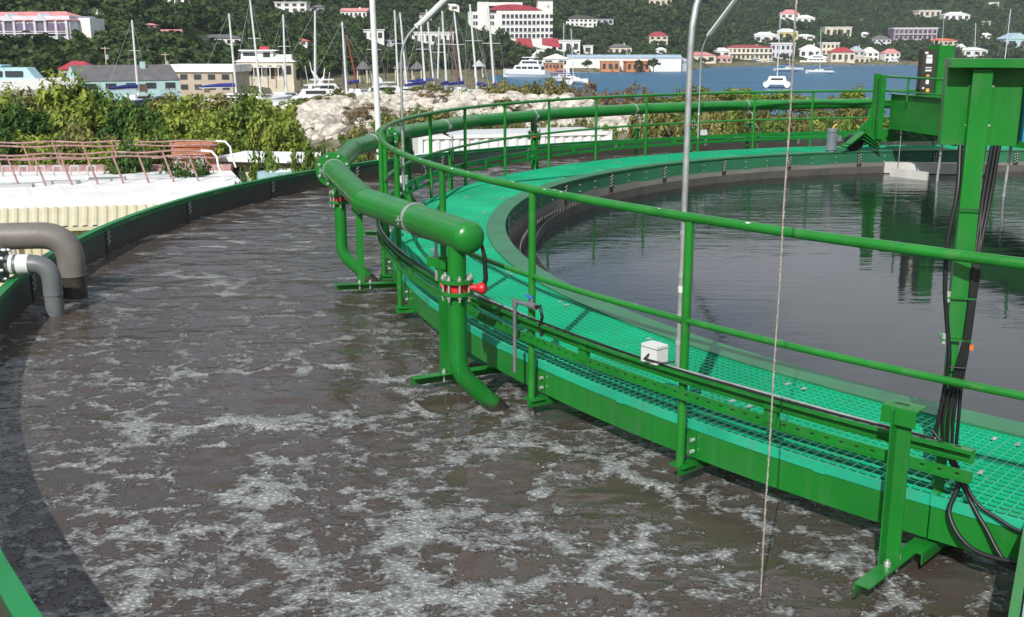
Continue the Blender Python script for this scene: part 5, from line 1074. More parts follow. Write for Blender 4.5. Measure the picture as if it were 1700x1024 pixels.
hs = [
 (145, 292, 110, 152, 'w_blue', 'gable', 'r_grey', 1, 5, 'pale blue boat shed with grey roof beyond the thicket', dict(dist=150, roof_frac=.58, WD=(13.5, 8.5), rz=R_(34), eave=.12)),
 (272, 388, 109, 153, 'w_tan', 'flat', 'r_white', 2, 5, 'beige two storey building with thick white roof edge beside the blue shed', dict(dist=172, roof_frac=.27)),
 (100, 152, 103, 142, 'w_tan', 'hip', 'r_red', 1, 3, 'tan house with dull red roof peeking over the blue shed', dict(dist=185)),
 (396, 486, 93, 131, 'w_cream', 'hip', 'r_white', 1, 6, 'white two storey clubhouse with red cabin behind the boat masts', dict(dist=185, roof_frac=.28, depth=.5, rz=R_(6))),
 (140, 172, 16, 25, 'w_white', 'flat', 'r_white', 1, 0, 'long white flat roof alone among trees above the hotel', {}),
 (228, 258, 39, 49, 'w_pink', 'hip', 'r_pink', 1, 2, 'small pink roofed house in trees above the boat mast', {}),
 (268, 298, 50, 61, 'w_cream', 'gable', 'r_pink', 1, 3, 'cream house with faded pink roof below the pink roofed house', {}),
 (326, 398, 58, 76, 'w_white', 'hip', 'r_grey', 1, 6, 'long low verandah house with grey roof in the trees', {}),
 (260, 314, -8, 9, 'w_white', 'flat', 'r_white', 1, 5, 'white villa high on the wooded slope above the verandah house', {}),
 (458, 508, 5, 21, 'w_white', 'flat', 'r_white', 2, 4, 'white flat roofed villa high up between two masts', {}),
 (515, 538, 9, 22, 'w_grey', 'hip', 'r_grey', 1, 2, 'small grey house beside the flat roofed villa', {}),
 (566, 608, 14, 30, 'w_white', 'gable', 'r_pink', 1, 6, 'white arcaded house with pale pink roof on the slope', {}),
 (486, 510, 65, 76, 'w_white', 'hip', 'r_orange', 1, 2, 'small house with bright orange roof among dark trees', {}),
 (600, 637, 50, 68, 'w_white', 'flat', 'r_white', 1, 3, 'white flat roofed house left of the long white house', {}),
 (678, 752, 54, 74, 'w_white', 'flat', 'r_white', 1, 8, 'long white house with many openings behind the masts', dict(balcony=False)),
 (625, 658, 66, 76, 'w_grey', 'flat', 'r_grey', 1, 3, 'low grey house under the white flat roofed house', {}),
 (690, 716, 22, 33, 'w_cream', 'hip', 'r_grey', 1, 3, 'cream cottage high among trees behind the batten lamp', {}),
 (734, 762, 7, 17, 'w_white', 'hip', 'r_white', 1, 2, 'white roofed cottage beside the office block hill', {}),
 (940, 990, 26, 44, 'w_white', 'hip', 'r_dark', 2, 7, 'white two storey guest house with dark roof on the slope', {}),
 (990, 1018, 32, 42, 'w_grey', 'flat', 'r_grey', 1, 3, 'low grey wing beside the white guest house', {}),
 (1078, 1114, 0, 10, 'w_cream', 'flat', 'r_white', 1, 4, 'cream villa at the top of the dark wooded hill', {}),
 (1078, 1108, 54, 74, 'w_cream', 'hip', 'r_red', 2, 3, 'cream house with crimson roof in the trees above the quay', {}),
 (1010, 1048, 74, 91, 'w_cream', 'hip', 'r_grey', 1, 4, 'cream bungalow with verandah behind the long quay shed', {}),
 (968, 984, 76, 90, 'w_white', 'flat', 'r_white', 1, 1, 'tiny white cube house behind the long quay shed', {}),
 (924, 962, 68, 88, 'w_white', 'flat', 'r_white', 1, 3, 'white flat house right of the red roofed annex', {}),
 (1090, 1106, 80, 90, 'w_white', 'hip', 'r_white', 1, 1, 'tiny white house below the crimson roofed house', {}),
 (945, 1128, 92, 117, 'w_white', 'shed', 'r_blue', 1, 0, 'long white quay shed with blue grey roof along the harbour', dict(dist=466, depth=.12, rz=R_(-2))),
 (1100, 1150, 94, 116, 'w_grey', 'front', 'r_blue', 1, 0, 'grey gabled end of the long quay shed', dict(dist=468)),
 (900, 945, 90, 110, 'w_white', 'front', 'r_white', 1, 2, 'white tent roofed pavilion beside the motor yacht', dict(dist=452)),
 (998, 1028, 101, 119, 'w_orange', 'flat', 'w_cream', 1, 3, 'orange kiosk with white columns on the quay', dict(dist=457)),
 (1040, 1078, 102, 119, 'w_orange', 'flat', 'r_orange', 1, 4, 'orange walled shop with arched white door on the quay', dict(dist=457)),
 (905, 935, 104, 116, 'w_orange', 'flat', 'w_cream', 1, 5, 'orange arcade with cream columns beside the white pavilion', dict(dist=443)),
 (1140, 1188, 87, 104, 'w_cream', 'hip', 'r_pink', 1, 3, 'cream house with peach roof at the point of the bay', dict(dist=610)),
 (1186, 1212, 80, 96, 'w_white', 'hip', 'r_white', 1, 2, 'white house left of the long red roofed arcade', {}),
 (1190, 1214, 92, 104, 'w_pink', 'hip', 'r_pink', 1, 3, 'pink house on the waterfront below the red roofed arcade', {}),
 (1208, 1282, 76, 100, 'w_cream', 'hip', 'r_red', 2, 10, 'long two storey arcade with red roof on the waterfront', dict(balcony=True, roof_frac=.18)),
 (1280, 1318, 73, 98, 'w_lilac', 'flat', 'r_white', 2, 5, 'lilac building with white parapet beside the red arcade', {}),
 (1252, 1292, 54, 71, 'w_white', 'hip', 'r_white', 1, 3, 'white round roofed villa above the red arcade', {}),
 (1290, 1324, 49, 65, 'w_yellow', 'hip', 'r_white', 1, 3, 'yellow house with broad white roof on the slope', {}),
 (1322, 1352, 58, 67, 'w_white', 'hip', 'r_white', 1, 2, 'white outbuilding right of the yellow house', {}),
 (1296, 1326, 17, 38, 'w_white', 'hip', 'r_pink', 2, 3, 'tall white villa with blush roof high on the hill', {}),
 (1322, 1352, 26, 40, 'w_white', 'hip', 'r_white', 1, 3, 'white wing of the blush roofed hilltop villa', {}),
 (1328, 1362, 75, 96, 'w_white', 'front', 'r_white', 1, 3, 'white gabled hall on the waterfront', {}),
 (1364, 1392, 72, 92, 'w_cream', 'flat', 'r_white', 2, 4, 'cream two storey block behind the red roofed restaurant', {}),
 (1380, 1418, 80, 103, 'w_cream', 'hip', 'r_red', 1, 4, 'waterfront restaurant with bright red roof', {}),
 (1376, 1444, 95, 107, 'w_cream', 'flat', 'w_cream', 1, 8, 'long low cream arcade on the quayside', dict(dist=684)),
 (1408, 1434, 78, 100, 'w_grey', 'front', 'r_blue', 2, 3, 'pale grey gabled house right of the red roofed restaurant', {}),
 (1430, 1458, 80, 102, 'w_white', 'front', 'r_white', 2, 3, 'white gabled house near the end of the quay', {}),
 (1340, 1378, 92, 106, 'w_white', 'hip', 'r_white', 1, 4, 'white boathouse on the water behind the sailing boat', dict(dist=680)),
 (1370, 1412, 46, 62, 'w_cream', 'flat', 'r_white', 1, 4, 'cream stepped villa on the slope behind the sailing boat', {}),
 (1448, 1478, 60, 77, 'w_lilac', 'hip', 'r_grey', 2, 4, 'lilac house with white verandah left of the purple hotel', {}),
 (1484, 1552, 48, 76, 'w_purple', 'flat', 'w_lilac', 3, 9, 'purple three storey hotel with white balconies', dict(balcony=True)),
 (1550, 1590, 64, 76, 'w_cream', 'hip', 'r_orange', 1, 5, 'row of orange roofed cottages beside the purple hotel', {}),
 (1468, 1494, 82, 102, 'w_white', 'hip', 'r_pink', 2, 3, 'white house with salmon roof near the end of the quay', {}),
 (1525, 1562, 18, 29, 'w_cream', 'flat', 'r_white', 1, 4, 'cream ridge villa high above the purple hotel', {}),
 (1568, 1608, 21, 35, 'w_white', 'hip', 'r_white', 1, 4, 'white hexagonal villa high on the far hill', {}),
 (1600, 1640, 80, 94, 'w_white', 'hip', 'r_white', 1, 3, 'white house showing over the green control cabinet', {}),
 (1590, 1602, 74, 88, 'w_white', 'front', 'r_white', 1, 1, 'narrow white gable beside the tall green box', {}),
 (1668, 1712, 56, 80, 'w_blue', 'front', 'r_blue', 1, 2, 'pale blue hall with wide gable on the far shore', {}),
 (1626, 1644, 36, 42, 'w_cream', 'flat', 'r_white', 1, 2, 'small cream house on the far slope below the ridge', {}),
 (1628, 1646, 56, 64, 'w_white', 'hip', 'r_white', 1, 2, 'tiny white house midway up the far slope', {}),
 (1642, 1658, 4, 9, 'w_white', 'flat', 'r_white', 1, 0, 'tiny white house just under the ridge', {}),
 (1430, 1442, 54, 62, 'w_white', 'hip', 'r_white', 1, 1, 'tiny round white house above the gabled houses', {}),
 (1422, 1430, 33, 38, 'w_white', 'flat', 'r_white', 1, 0, 'solitary white speck of a house on the green slope', {}),
]
for h in hs:
    kw = h[10] if len(h) > 10 else {}
    house(*h[:10], **kw)
o_ = [o for o in bpy.data.objects if o.get('label', '').startswith('white two storey clubhouse')][0]
lbox('upper_storey', 'w_white', o_, (-1.4, 3.0, 3.6), (5.4, 3.4, 2.2)); lbox('upper_roof', 'r_white', o_, (-1.2, 2.8, 4.75), (6.4, 4.4, .2)); lbox('window', 'glass', o_, (-2.6, 1.28, 4.1), (2.2, .08, .6)); lbox('window', 'glass', o_, (.2, 1.28, 4.0), (1.2, .08, .8))
lbox('side_wing', 'w_white', o_, (3.2, 2.6, 3.3), (2.4, 3.2, 1.5)); lbox('cabin', 'r_red', o_, (-.2, 2.4, 5.1), (1.6, 1.4, .6)); lbox('verandah_roof', 'r_white', o_, (-1.0, -1.0, 2.0), (7.4, 1.8, .14))
for k in range(6): lbox('verandah_post', 'w_white', o_, (-4.4+k*1.35, -1.7, .9), (.12, .12, 2.2))
# thatched shelters
for i, (x, yt, yb, d) in enumerate(((603, 99, 116, 240), (693, 100, 116, 250), (665, 100, 116, 262), (795, 98, 113, 300))):
    p = atd(x, yb, d); p.z = gz(p.x, p.y); s = d/F; ht = CZ-(yt-81)*s-p.z; o = empty('shelter', p); rw = 2.0
    mb = MB(); nn = 8; vs = [(rw*math.cos(k*math.pi/4), rw*math.sin(k*math.pi/4), ht*.62) for k in range(nn)]+[(0, 0, ht)]; mb.add(vs, [(k, (k+1) % nn, nn) for k in range(nn)]+[tuple(reversed(range(nn)))]); lpart(mb, 'roof', M['r_grey'] if i != 3 else M['w_grey'], o)
    for k in range(4): lbox('post', 'w_cream', o, (1.5*math.cos(k*1.57+.7), 1.5*math.sin(k*1.57+.7), ht*.31), (.22, .22, ht*.62))
    tag(o, ['grey roofed shelter between two masts beside the white mast', 'grey roofed shelter behind the blue boat covers', 'grey roofed shelter behind the lamp pole', 'pale roofed shelter left of the motor yacht'][i], 'shelter', 'roadside shelters behind the boatyard'); HOUSES.append((x-12, x+12, yt, yb, d))
# utility poles
for x, yt, yb, d, lb in ((177, 77, 112, 205, 'wooden utility pole behind the pale blue shed'), (276, 87, 112, 208, 'wooden utility pole behind the beige building')):
    p = atd(x, yb, d); zt = CZ-(yt-81)*d/F; g0 = gz(p.x, p.y); o = empty('utility_pole', (p.x, p.y, g0)); mb = MB(); mb.tube([(0, 0, 0), (0, 0, zt-g0)], [.17, .12], 8); mb.box((0, 0, zt-g0-.35), (1.6, .14, .14)); lpart(mb, 'pole', M['w_tan'], o)
    mb = MB(); mb.cyl((.35, -.1, zt-g0-2.4), .28, .9, 10); lpart(mb, 'transformer', M['w_grey'], o); tag(o, lb, 'utility pole'); HOUSES.append((x-5, x+5, yt, yb, d))

# ------------------------------------------------------------------ boats
def hull_mesh(L, Bm, H, mat, name='hull', parent=None, keel=True, x0=0.0):
    mb = MB(); st = 9; vs = []
    for i in range(st):
        t = i/(st-1); w_ = Bm/2*(math.sin(math.pi*min(1, (.18+.82*(1-t))*.62))**.8 if i < st-1 else .03); zb = -.35*H*math.sin(math.pi*min(.95, .1+t)); sh = H*(1+.28*t*t)
        x = -L/2+L*t*(1)+(0 if i < st-1 else 0)
        for yy, zz in ((-w_, sh), (-w_*.92, sh*.45), (-w_*.45, zb*.6), (0, zb), (w_*.45, zb*.6), (w_*.92, sh*.45), (w_, sh)): vs.append((x+x0, yy, zz))
    k = 7; fs = [(i*k+j, (i+1)*k+j, (i+1)*k+j+1, i*k+j+1) for i in range(st-1) for j in range(k-1)]+[tuple(range(k-1, -1, -1))]+[(i*k, i*k+6, (i+1)*k+6, (i+1)*k) for i in range(st-1)]
    mb.add(vs, fs)
    return lpart(mb, name, M[mat], parent)
def sailboat(xt, yt, xb, yb, d, label, hull='hull_white', cover='canvas_blue', L=10., rz=None, mast='mast', water=False, boom=True, cat=False):
    top = atd(xt, yt, d); bot = atd(xb, yb, d); zdeck = SEA+1.3 if water else gz(bot.x, bot.y)+2.1; zk = SEA+.25 if water else zdeck-1.15
    t = (zdeck-top.z)/(bot.z-top.z) if abs(bot.z-top.z) > .1 else 1; base = top.lerp(bot, t)
    o = empty('catamaran' if cat else 'sailboat', (base.x, base.y, zk), random.uniform(0, 6.28) if rz is None else rz); Mi = o.rotation_euler.to_matrix().inverted(); lt = Mi @ (top-Vector(o.location)); zd = zdeck-zk
    if cat:
        for s in (-1, 1):
            h_ = hull_mesh(L, 1.7, zd*.9, hull, 'hull', o); h_.location = (0, s*2.5, 0)
        lbox('bridge_deck', hull, o, (-.6, 0, zd*.8), (L*.62, 5.4, .5)); mb = MB(); mb.hexa([(-3, -2.4, zd), (1.8, -2.2, zd), (1.8, 2.2, zd), (-3, 2.4, zd), (-2.6, -1.9, zd+1.5), (.6, -1.5, zd+1.5), (.6, 1.5, zd+1.5), (-2.6, 1.9, zd+1.5)]); c_ = lpart(mb, 'cabin', M[hull], o)
        lbox('cabin_window', 'glass', c_, (-2.86, 0, zd+.8), (.1, 3.0, .6)); lbox('cabin_window', 'glass', c_, (-.9, 1.96, zd+.8), (2.0, .12, .5)); lbox('cabin_window', 'glass', c_, (-.9, -1.96, zd+.8), (2.0, .12, .5))
    else:
        hull_mesh(L, L*.31, zd, hull, 'hull', o); mb = MB(); mb.hexa([(-L*.12, -L*.09, zd*.98), (L*.2, -L*.06, zd*1.02), (L*.2, L*.06, zd*1.02), (-L*.12, L*.09, zd*.98), (-L*.11, -L*.075, zd+.6), (L*.13, -L*.05, zd+.5), (L*.13, L*.05, zd+.5), (-L*.11, L*.075, zd+.6)]); c_ = lpart(mb, 'cabin', M['hull_white'], o)
        for s in (-1, 1): lbox('cabin_window', 'glass', c_, (0, s*L*.078, zd+.34), (L*.16, .05, .18))
        if not water:
            mb = MB(); mb.hexa([(-1.2, -.12, -1.3), (.9, -.12, -1.3), (1.1, -.12, 0), (-1.2, -.12, 0), (-1.2, .12, -1.3), (.9, .12, -1.3), (1.1, .12, 0), (-1.2, .12, 0)]); lpart(mb, 'keel', M['hull_blue'], o)
    mb = MB(); mb.tube([(0, 0, zd*.9), lt], [.13, .10], 8); lpart(mb, 'mast', M[mast], o)
    dirm = lt.normalized(); sp_ = Vector((0, 1, 0))
    mb = MB(); m1 = Vector((0, 0, zd))+dirm*(lt.z-zd)*.62; mb.bar(m1-sp_*.9, m1+sp_*.9, .05, .05); lpart(mb, 'spreader', M[mast], o)
    mb = MB(); mb.tube([(L*.48, 0, zd*1.2), lt], .012, 4); mb.tube([(-L*.48, 0, zd), lt], .012, 4)
    for s in (-1, 1): mb.tube([(0, s*L*.14, zd), m1+sp_*.9*s, lt], .012, 4)
    lpart(mb, 'rigging', M['galv'], o, 'stuff')
    if boom:
        mb = MB(); mb.tube([(-.1, 0, zd+1.3), (-L*.4, 0, zd+1.2)], .08, 6); b_ = lpart(mb, 'boom', M[mast], o); mb = MB(); mb.tube([(-.15, 0, zd+1.5), (-L*.2, 0, zd+1.47), (-L*.39, 0, zd+1.32)], [.24, .2, .1], 8); lpart(mb, 'sail_cover', M[cover], b_)
    return tag(o, label, 'boat' if not cat else 'catamaran', None if water else 'sailing boats stored in the boatyard')
SB = [(219, 33, 229, 152, 118, 'sailing boat with pale mast standing before the blue shed', 'hull_blue'), (380, 22, 391, 142, 122, 'sailing boat whose mast stands at the corner of the beige building', 'hull_white'), (415, 0, 430, 132, 118, 'sailing boat with the tallest mast before the white clubhouse', 'hull_white'),
 (470, 24, 474, 132, 125, 'sailing boat with mast at the far corner of the clubhouse', 'hull_blue'), (523, 17, 523, 132, 112, 'sailing boat with thick pale mast beside the motor boats', 'hull_white'), (568, 36, 574, 132, 120, 'sailing boat with mast midway between motor boats and shelter', 'hull_white'),
 (619, 38, 622, 118, 140, 'sailing boat half hidden behind the thick white mast', 'hull_white'), (655, 17, 660, 122, 128, 'sailing boat with mast just beside the lamp pole', 'hull_white'), (664, 21, 674, 126, 135, 'sailing boat with leaning mast behind the lamp pole', 'hull_white'), (698, 32, 705, 130, 118, 'sailing boat with bright mast and blue covers', 'hull_white'),
 (708, 16, 718, 116, 140, 'sailing boat whose mast tip overlaps the batten lamp', 'hull_white'), (729, 45, 727, 122, 138, 'sailing boat with the shortest mast of the row', 'hull_white'), (734, 18, 741, 130, 115, 'sailing boat with bright mast at the end of the blue covers', 'hull_blue'), (754, 20, 765, 120, 130, 'sailing boat with mast before the long white house', 'hull_white'),
 (780, 7, 790, 122, 116, 'sailing boat with mast crossing the office block wing', 'hull_white'), (811, 13, 819, 124, 112, 'sailing boat with mast crossing the barrel roofed block', 'hull_white')]
random.seed(11)
for xt, yt, xb, yb, d, lb, hu in SB: sailboat(xt, yt, xb, yb, d, lb, hu, boom=xt > 690 or xt < 400, rz=R_(random.choice((80, 95, 110, 60, 20))))
sailboat(575, 56, 588, 118, 138, 'sailing boat with rust red leaning spar', mast='mast_brown', rz=R_(70)); sailboat(748, 48, 757, 108, 145, 'sailing boat with short rust red spar behind the bright masts', mast='mast_brown', rz=R_(100))
sailboat(936, 38, 936, 128, 330, 'moored white sloop beside the motor yacht', water=True, rz=R_(-60), L=13); sailboat(948, 47, 952, 131, 300, 'moored white ketch just right of the sloop', water=True, rz=R_(-50), L=12)
sailboat(1296, 20, 1290, 132, 272, 'white catamaran anchored in the open harbour', water=True, cat=True, L=11, rz=R_(76), boom=False)
sailboat(1363, 48, 1361, 122, 420, 'small white sailing boat anchored beyond the catamaran', water=True, rz=R_(150), L=11); sailboat(1313, 66, 1310, 116, 470, 'lilac covered sailing boat anchored behind the rope', water=True, rz=R_(8), L=13)
sailboat(1678, 15, 1669, 92, 300, 'sailing boat with tall pale mast behind the cabinet hood', water=True, L=11); sailboat(1620, 38, 1618, 92, 360, 'sailing boat with mast rising over the cabinet column', water=True, L=11); sailboat(1567, 30, 1564, 75, 600, 'distant sailing boat with thin mast by the purple hotel', water=True, L=12)
def motor_yacht(xc, yw, d, L, label, rz, water=True, hull='hull_white', top='hull_white', k=1.0, zk=None, tiers=2):
    p = atd(xc, yw, d); z = SEA if water else (gz(p.x, p.y)+.9 if zk is None else zk); o = empty('motor_yacht', (p.x, p.y, z), rz); H = L*.13*k
    hull_mesh(L, L*.27, H, hull, 'hull', o)
    for i, (a, b_, w_, z0, h0) in enumerate(((-.40, .26, .105, .98, .85), (-.34, .12, .085, 1.85, .75))[:tiers]):
        z0 *= H; h0 *= H; mb = MB(); sl = .07*L
        mb.hexa([(a*L, -w_*L, z0), (b_*L, -w_*L*.8, z0), (b_*L, w_*L*.8, z0), (a*L, w_*L, z0), (a*L+.3, -w_*L*.9, z0+h0), (b_*L-sl, -w_*L*.7, z0+h0), (b_*L-sl, w_*L*.7, z0+h0), (a*L+.3, w_*L*.9, z0+h0)]); c_ = lpart(mb, 'superstructure', M[top], o)
        for s in (-1, 1):
            for q in range(4):
                f = (q+.5)/4; xw = a*L+.6+(b_*L-sl-a*L-.8)*f; yw_ = s*(w_*L*(1-.17*f)-.02*L*.3+.0); lbox('window', 'glass', c_, (xw, s*(w_*L*(.95-.15*f)+.02), z0+h0*.55), ((b_-a)*L*.17, .12, h0*.42), rz=-s*.035)
        lbox('window', 'glass', c_, (a*L+.1, 0, z0+h0*.5), (.12, w_*L*1.3, h0*.5))
    dn_ = 0 if tiers == 2 else -.85*H; o_top = o
    lbox('flybridge_roof', top, o, (-.12*L, 0, 3.0*H+dn_*1.25), (.3*L, .17*L, .12*H)); mb = MB(); mb.hexa([(-.18*L, -.05*L, 2.6*H+dn_), (-.10*L, -.05*L, 2.6*H+dn_), (-.10*L, .05*L, 2.6*H+dn_), (-.18*L, .05*L, 2.6*H+dn_), (-.26*L, -.01*L, 3.9*H+dn_), (-.24*L, -.01*L, 3.9*H+dn_), (-.24*L, .01*L, 3.9*H+dn_), (-.26*L, .01*L, 3.9*H+dn_)]); lpart(mb, 'radar_arch', M[top], o)
    mb = MB(); mb.tube([(-.25*L, 0, 3.8*H+dn_), (-.27*L, 0, 4.8*H+dn_)], .05, 6); mb.sphere((-.2*L, .03*L, 3.4*H+dn_), .2*H, 8, 6); mb.sphere((-.2*L, -.05*L, 3.2*H+dn_), .2*H, 8, 6); mb.tube([(-.3*L, .05*L, 2.7*H+dn_), (-.33*L, .05*L, 4.4*H+dn_)], .03, 5); lpart(mb, 'antennas', M['hull_white'], o)
    HOUSES.append((xc-L*.5*F/d, xc+L*.5*F/d, yw-4.2*H*F/d, yw, d)); return tag(o, label, 'motor yacht')
motor_yacht(872, 127, 372, 17, 'white three deck motor yacht moored near the office block', R_(152))
motor_yacht(8, 158, 100, 13.5, 'pale blue motor yacht hauled out behind the tall lime shrub', R_(4), water=False, top='aqua_light', k=.85, zk=-2.45, tiers=1)
motor_yacht(509, 150, 100, 6.5, 'small white cabin cruiser parked beside the thick pale mast', R_(200), water=False); motor_yacht(549, 137, 118, 8.0, 'white motor boat with red canvas stored in the boatyard', R_(20), water=False, top='hull_white'); motor_yacht(1258, 106, 655, 11, 'white launch moored below the red roofed arcade', R_(15)); motor_yacht(1350, 107, 668, 16, 'white ferry at the quay before the gabled hall', R_(170)); motor_yacht(1280, 106, 648, 9, 'small launch tied up beside the lilac building', R_(30)); motor_yacht(1480, 106, 672, 10, 'small white launch at the end of the quay', R_(160)); motor_yacht(650, 128, 120, 7, 'small runabout behind the thick white mast', R_(30), water=False); motor_yacht(940, 134, 300, 8, 'low white tender in front of the moored sloop', R_(100))

# ------------------------------------------------------------------ structures just outside the tank on the left
M['cream_sheet'] = pmat('cream_corrugated_sheet', (.60, .56, .38), .55, vary=.1, vscale=2, dirt=(.4, .38, .3), dirt_amt=.4, dscale=2); M['white_roof'] = pmat('white_roof_membrane', (.76, .76, .75), .7, vary=.07, vscale=1, dirt=(.5, .48, .46), dirt_amt=.5, dscale=.8); M['rust_pink'] = pmat('faded_red_pipe', (.34, .19, .18), .7, vary=.35, vscale=5, dirt=(.55, .5, .48), dirt_amt=.6, dscale=3); M['rust_orange'] = pmat('rusty_orange_sheet', (.48, .17, .07), .8, vary=.3, vscale=2, dirt=(.25, .1, .06), dirt_amt=.5, dscale=3)
zE, zB = -2.05, -1.80; E0, E1 = at(-220, 386, zE), at(330, 369, zE); B0, B1 = at(-220, 353, zB), at(330, 337, zB)
o = empty('corrugated_shed', (E0.x, E0.y, GROUND_Z)); o.location = (E0.lerp(E1, .5)).to_tuple()[:2]+(GROUND_Z,)
ex_ = (E1-E0); nst = 330; mb = MB(); vs = []
for i in range(nst+1):
    t = i/nst; ph = math.sin(i*math.pi*2/10); dz = .035*max(-.5, min(.5, ph*1.4)); vs += [E0.lerp(E1, t)+Vector((0, 0, dz)), B0.lerp(B1, t)+Vector((0, 0, dz))]
mb.add(vs, [(2*i, 2*i+2, 2*i+3, 2*i+1) for i in range(nst)]); mb.build('roof_sheet', M['cream_sheet'], o)
mb = MB(); vs = []; nrm = Vector((ex_.y, -ex_.x, 0)).normalized()
for i in range(nst+1):
    t = i/nst; ph = max(-.5, min(.5, math.sin(i*math.pi*2/10)*1.4)); q = E0.lerp(E1, t)+nrm*(.035*ph-.12); vs += [q+Vector((0, 0, -.05)), Vector((q.x, q.y, GROUND_Z))]
mb.add(vs, [(2*i, 2*i+1, 2*i+3, 2*i+2) for i in range(nst)]); mb.build('wall_sheet', M['cream_sheet'], o)
mb = MB(); mb.bar(E0+nrm*.06+Vector((0, 0, -.05)), E1+nrm*.06+Vector((0, 0, -.05)), .12, .07); mb.build('gutter', M['cream_sheet'], o); q = at(22, 378, zE); mb = MB(); mb.tube([q+nrm*.12+Vector((0, 0, -.05)), Vector((q.x, q.y, GROUND_Z))+nrm*.12], .045, 8); mb.build('downpipe', M['w_grey'], o)
tag(o, 'cream corrugated shed with shallow roof just outside the tank wall', 'shed')
zS = -2.25
o = empty('flat_white_roof', tuple(at(150, 310, zS))[:2]+(GROUND_Z,)); A0, A1, A2, A3 = at(-220, 338, zS), at(420, 322, zS), at(384, 283, zS), at(-220, 286, zS)
mb = MB(); mb.hexa([A0-Vector((0, 0, .5)), A1-Vector((0, 0, .5)), A2-Vector((0, 0, .5)), A3-Vector((0, 0, .5)), A0, A1, A2, A3]); mb.build('roof_slab', M['white_roof'], o)
mb = MB(); mb.tube([A0+Vector((0, -.05, -.22)), A0.lerp(A1, .5)+Vector((0, -.05, -.2)), A1+Vector((0, -.05, -.25))], .26, 14); mb.build('rounded_edge', M['white_roof'], o)
mb = MB(); mb.bar(A3+Vector((0, .1, .1)), A2+Vector((0, .1, .1)), .3, .22); mb.build('back_kerb', M['rust_pink'], o)
W0, W1 = A0.lerp(A3, .2)+Vector((0, 0, -.5)), A1.lerp(A2, .2)+Vector((0, 0, -.5)); mb = MB(); mb.hexa([Vector((v.x, v.y, GROUND_Z)) for v in (W0, W1, A2, A3)]+[Vector((v.x, v.y, zS-.51)) for v in (W0, W1, A2, A3)]); mb.build('wall', M['w_grey'], o)
for k in range(6):
    q = A3.lerp(A2, .42+.045*k)+Vector((0, -1.4, 0)); mb = MB(); P1 = q+Vector((0, 0, .34)); mb.tube([q]+bend(q, P1, P1+Vector((.28, 0, 0)), .08)+[P1+Vector((.28, 0, 0)), P1+Vector((.28, 0, -.2))], .03, 6); mb.build('vent_pipe', M['w_grey'], o)
for k in range(11): a_, b_ = A0.lerp(A1, (k+.5)/11), A3.lerp(A2, (k+.5)/11); mb = MB(); mb.bar(a_+Vector((0, 0, .006)), b_+Vector((0, 0, .006)), .10, .012); mb.build('roof_seam', M['white_roof'], o)
for k in range(5): q = A0.lerp(A3, .3+.1*k).lerp(A1.lerp(A2, .3+.1*k), .2+.13*k); mb = MB(); mb.bar(q+Vector((0, 0, .05)), q+Vector((1.1, .2, .05)), .3, .1); mb.build('walk_plank', M['w_grey'], o)
tag(o, 'flat white roof with rounded edge and small vent pipes', 'roof')
def pipe_rail(P0, P1, h, n_, lean, label, rails, endloop=True):
    o = empty('pipe_railing', tuple(P0.lerp(P1, .5))); d = (P1-P0); up = Vector((lean, 0, 1))
    for f in rails: 
        mb = MB(); pts = [P0.lerp(P1, t/30)+up*h*f+Vector((0, 0, .025*math.sin(t*1.1+f*9))) for t in range(31)]; mb.tube(pts, .032, 6); mb.build('rail', M['rust_pink'], o)
    for k in range(n_):
        q = P0.lerp(P1, (k+.5)/n_); mb = MB(); mb.tube([q, q+up*h*max(rails)+Vector((-.05, 0, 0))], .032, 6); mb.build('post', M['rust_pink'], o)
    if endloop:
        mb = MB(); q = P1; mb.tube([q+up*h, q+up*h+Vector((.35, -.05, -.02)), q+up*h+Vector((.52, -.1, -.2)), q+up*h+Vector((.55, -.1, -.5)), q+Vector((.45, -.1, .1))], .036, 8); mb.build('end_loop', M['white_roof'], o)
    return tag(o, label, 'railing', 'rusty pipe railings on the white roof')
pipe_rail(at(-220, 287, zS), at(372, 282, zS), 1.02, 12, -.22, 'faded red pipe railing along the back edge of the white roof', (1.0, .86, .44)); pipe_rail(at(-220, 318, zS), at(350, 300, zS), .98, 13, -.25, 'faded red pipe railing along the front of the white roof', (1.0, .86))
p = atd(322, 262, 39); p.z = GROUND_Z; o = empty('rusty_box', p); lbox('body', 'rust_orange', o, (0, 0, 1.35), (1.35, 1.2, 2.7), .1)
for k in range(3): lbox('opening', 'w_grey', o, (-.4+.4*k, -.62, 2.2), (.25, .06, .35), .1)
lbox('lid', 'rust_orange', o, (0, 0, 2.75), (1.45, 1.3, .08), .1); tag(o, 'rusty orange steel box behind the pipe railing', 'box')
# outbuilding with white roof
zt = -1.85; P0, P1 = at(408, 262, zt-.2), at(500, 272, zt-.2); o = empty('outbuilding', (P0.x+.8, P0.y, GROUND_Z), R_(-12)); L_ = (P1-P0).length
lbox('wall', 'w_cream', o, (0, .9, 1.0), (L_*1.0, 1.8, 2.1)); lbox('roof', 'white_roof', o, (0, .7, 2.12), (L_*1.12, 2.6, .16))
for k in range(4): lbox('window', 'glass', o, (-L_*.36+L_*.24*k, -.02, 1.5), (L_*.15, .08, .55))
tag(o, 'cream outbuilding with flat white roof beside the vine', 'building')
p = atd(478, 236, 37); p.z = GROUND_Z+1.5; o = empty('dinghy', p, .3); hull_mesh(2.2, .9, .5, 'aqua_light', 'hull', o); lbox('cover', 'w_white', o, (0, 0, .5), (1.4, .7, .12)); lbox('trolley', 'galv', o, (0, 0, -.85), (1.5, .5, 1.3)); tag(o, 'small aqua dinghy on a trolley behind the outbuilding', 'dinghy')
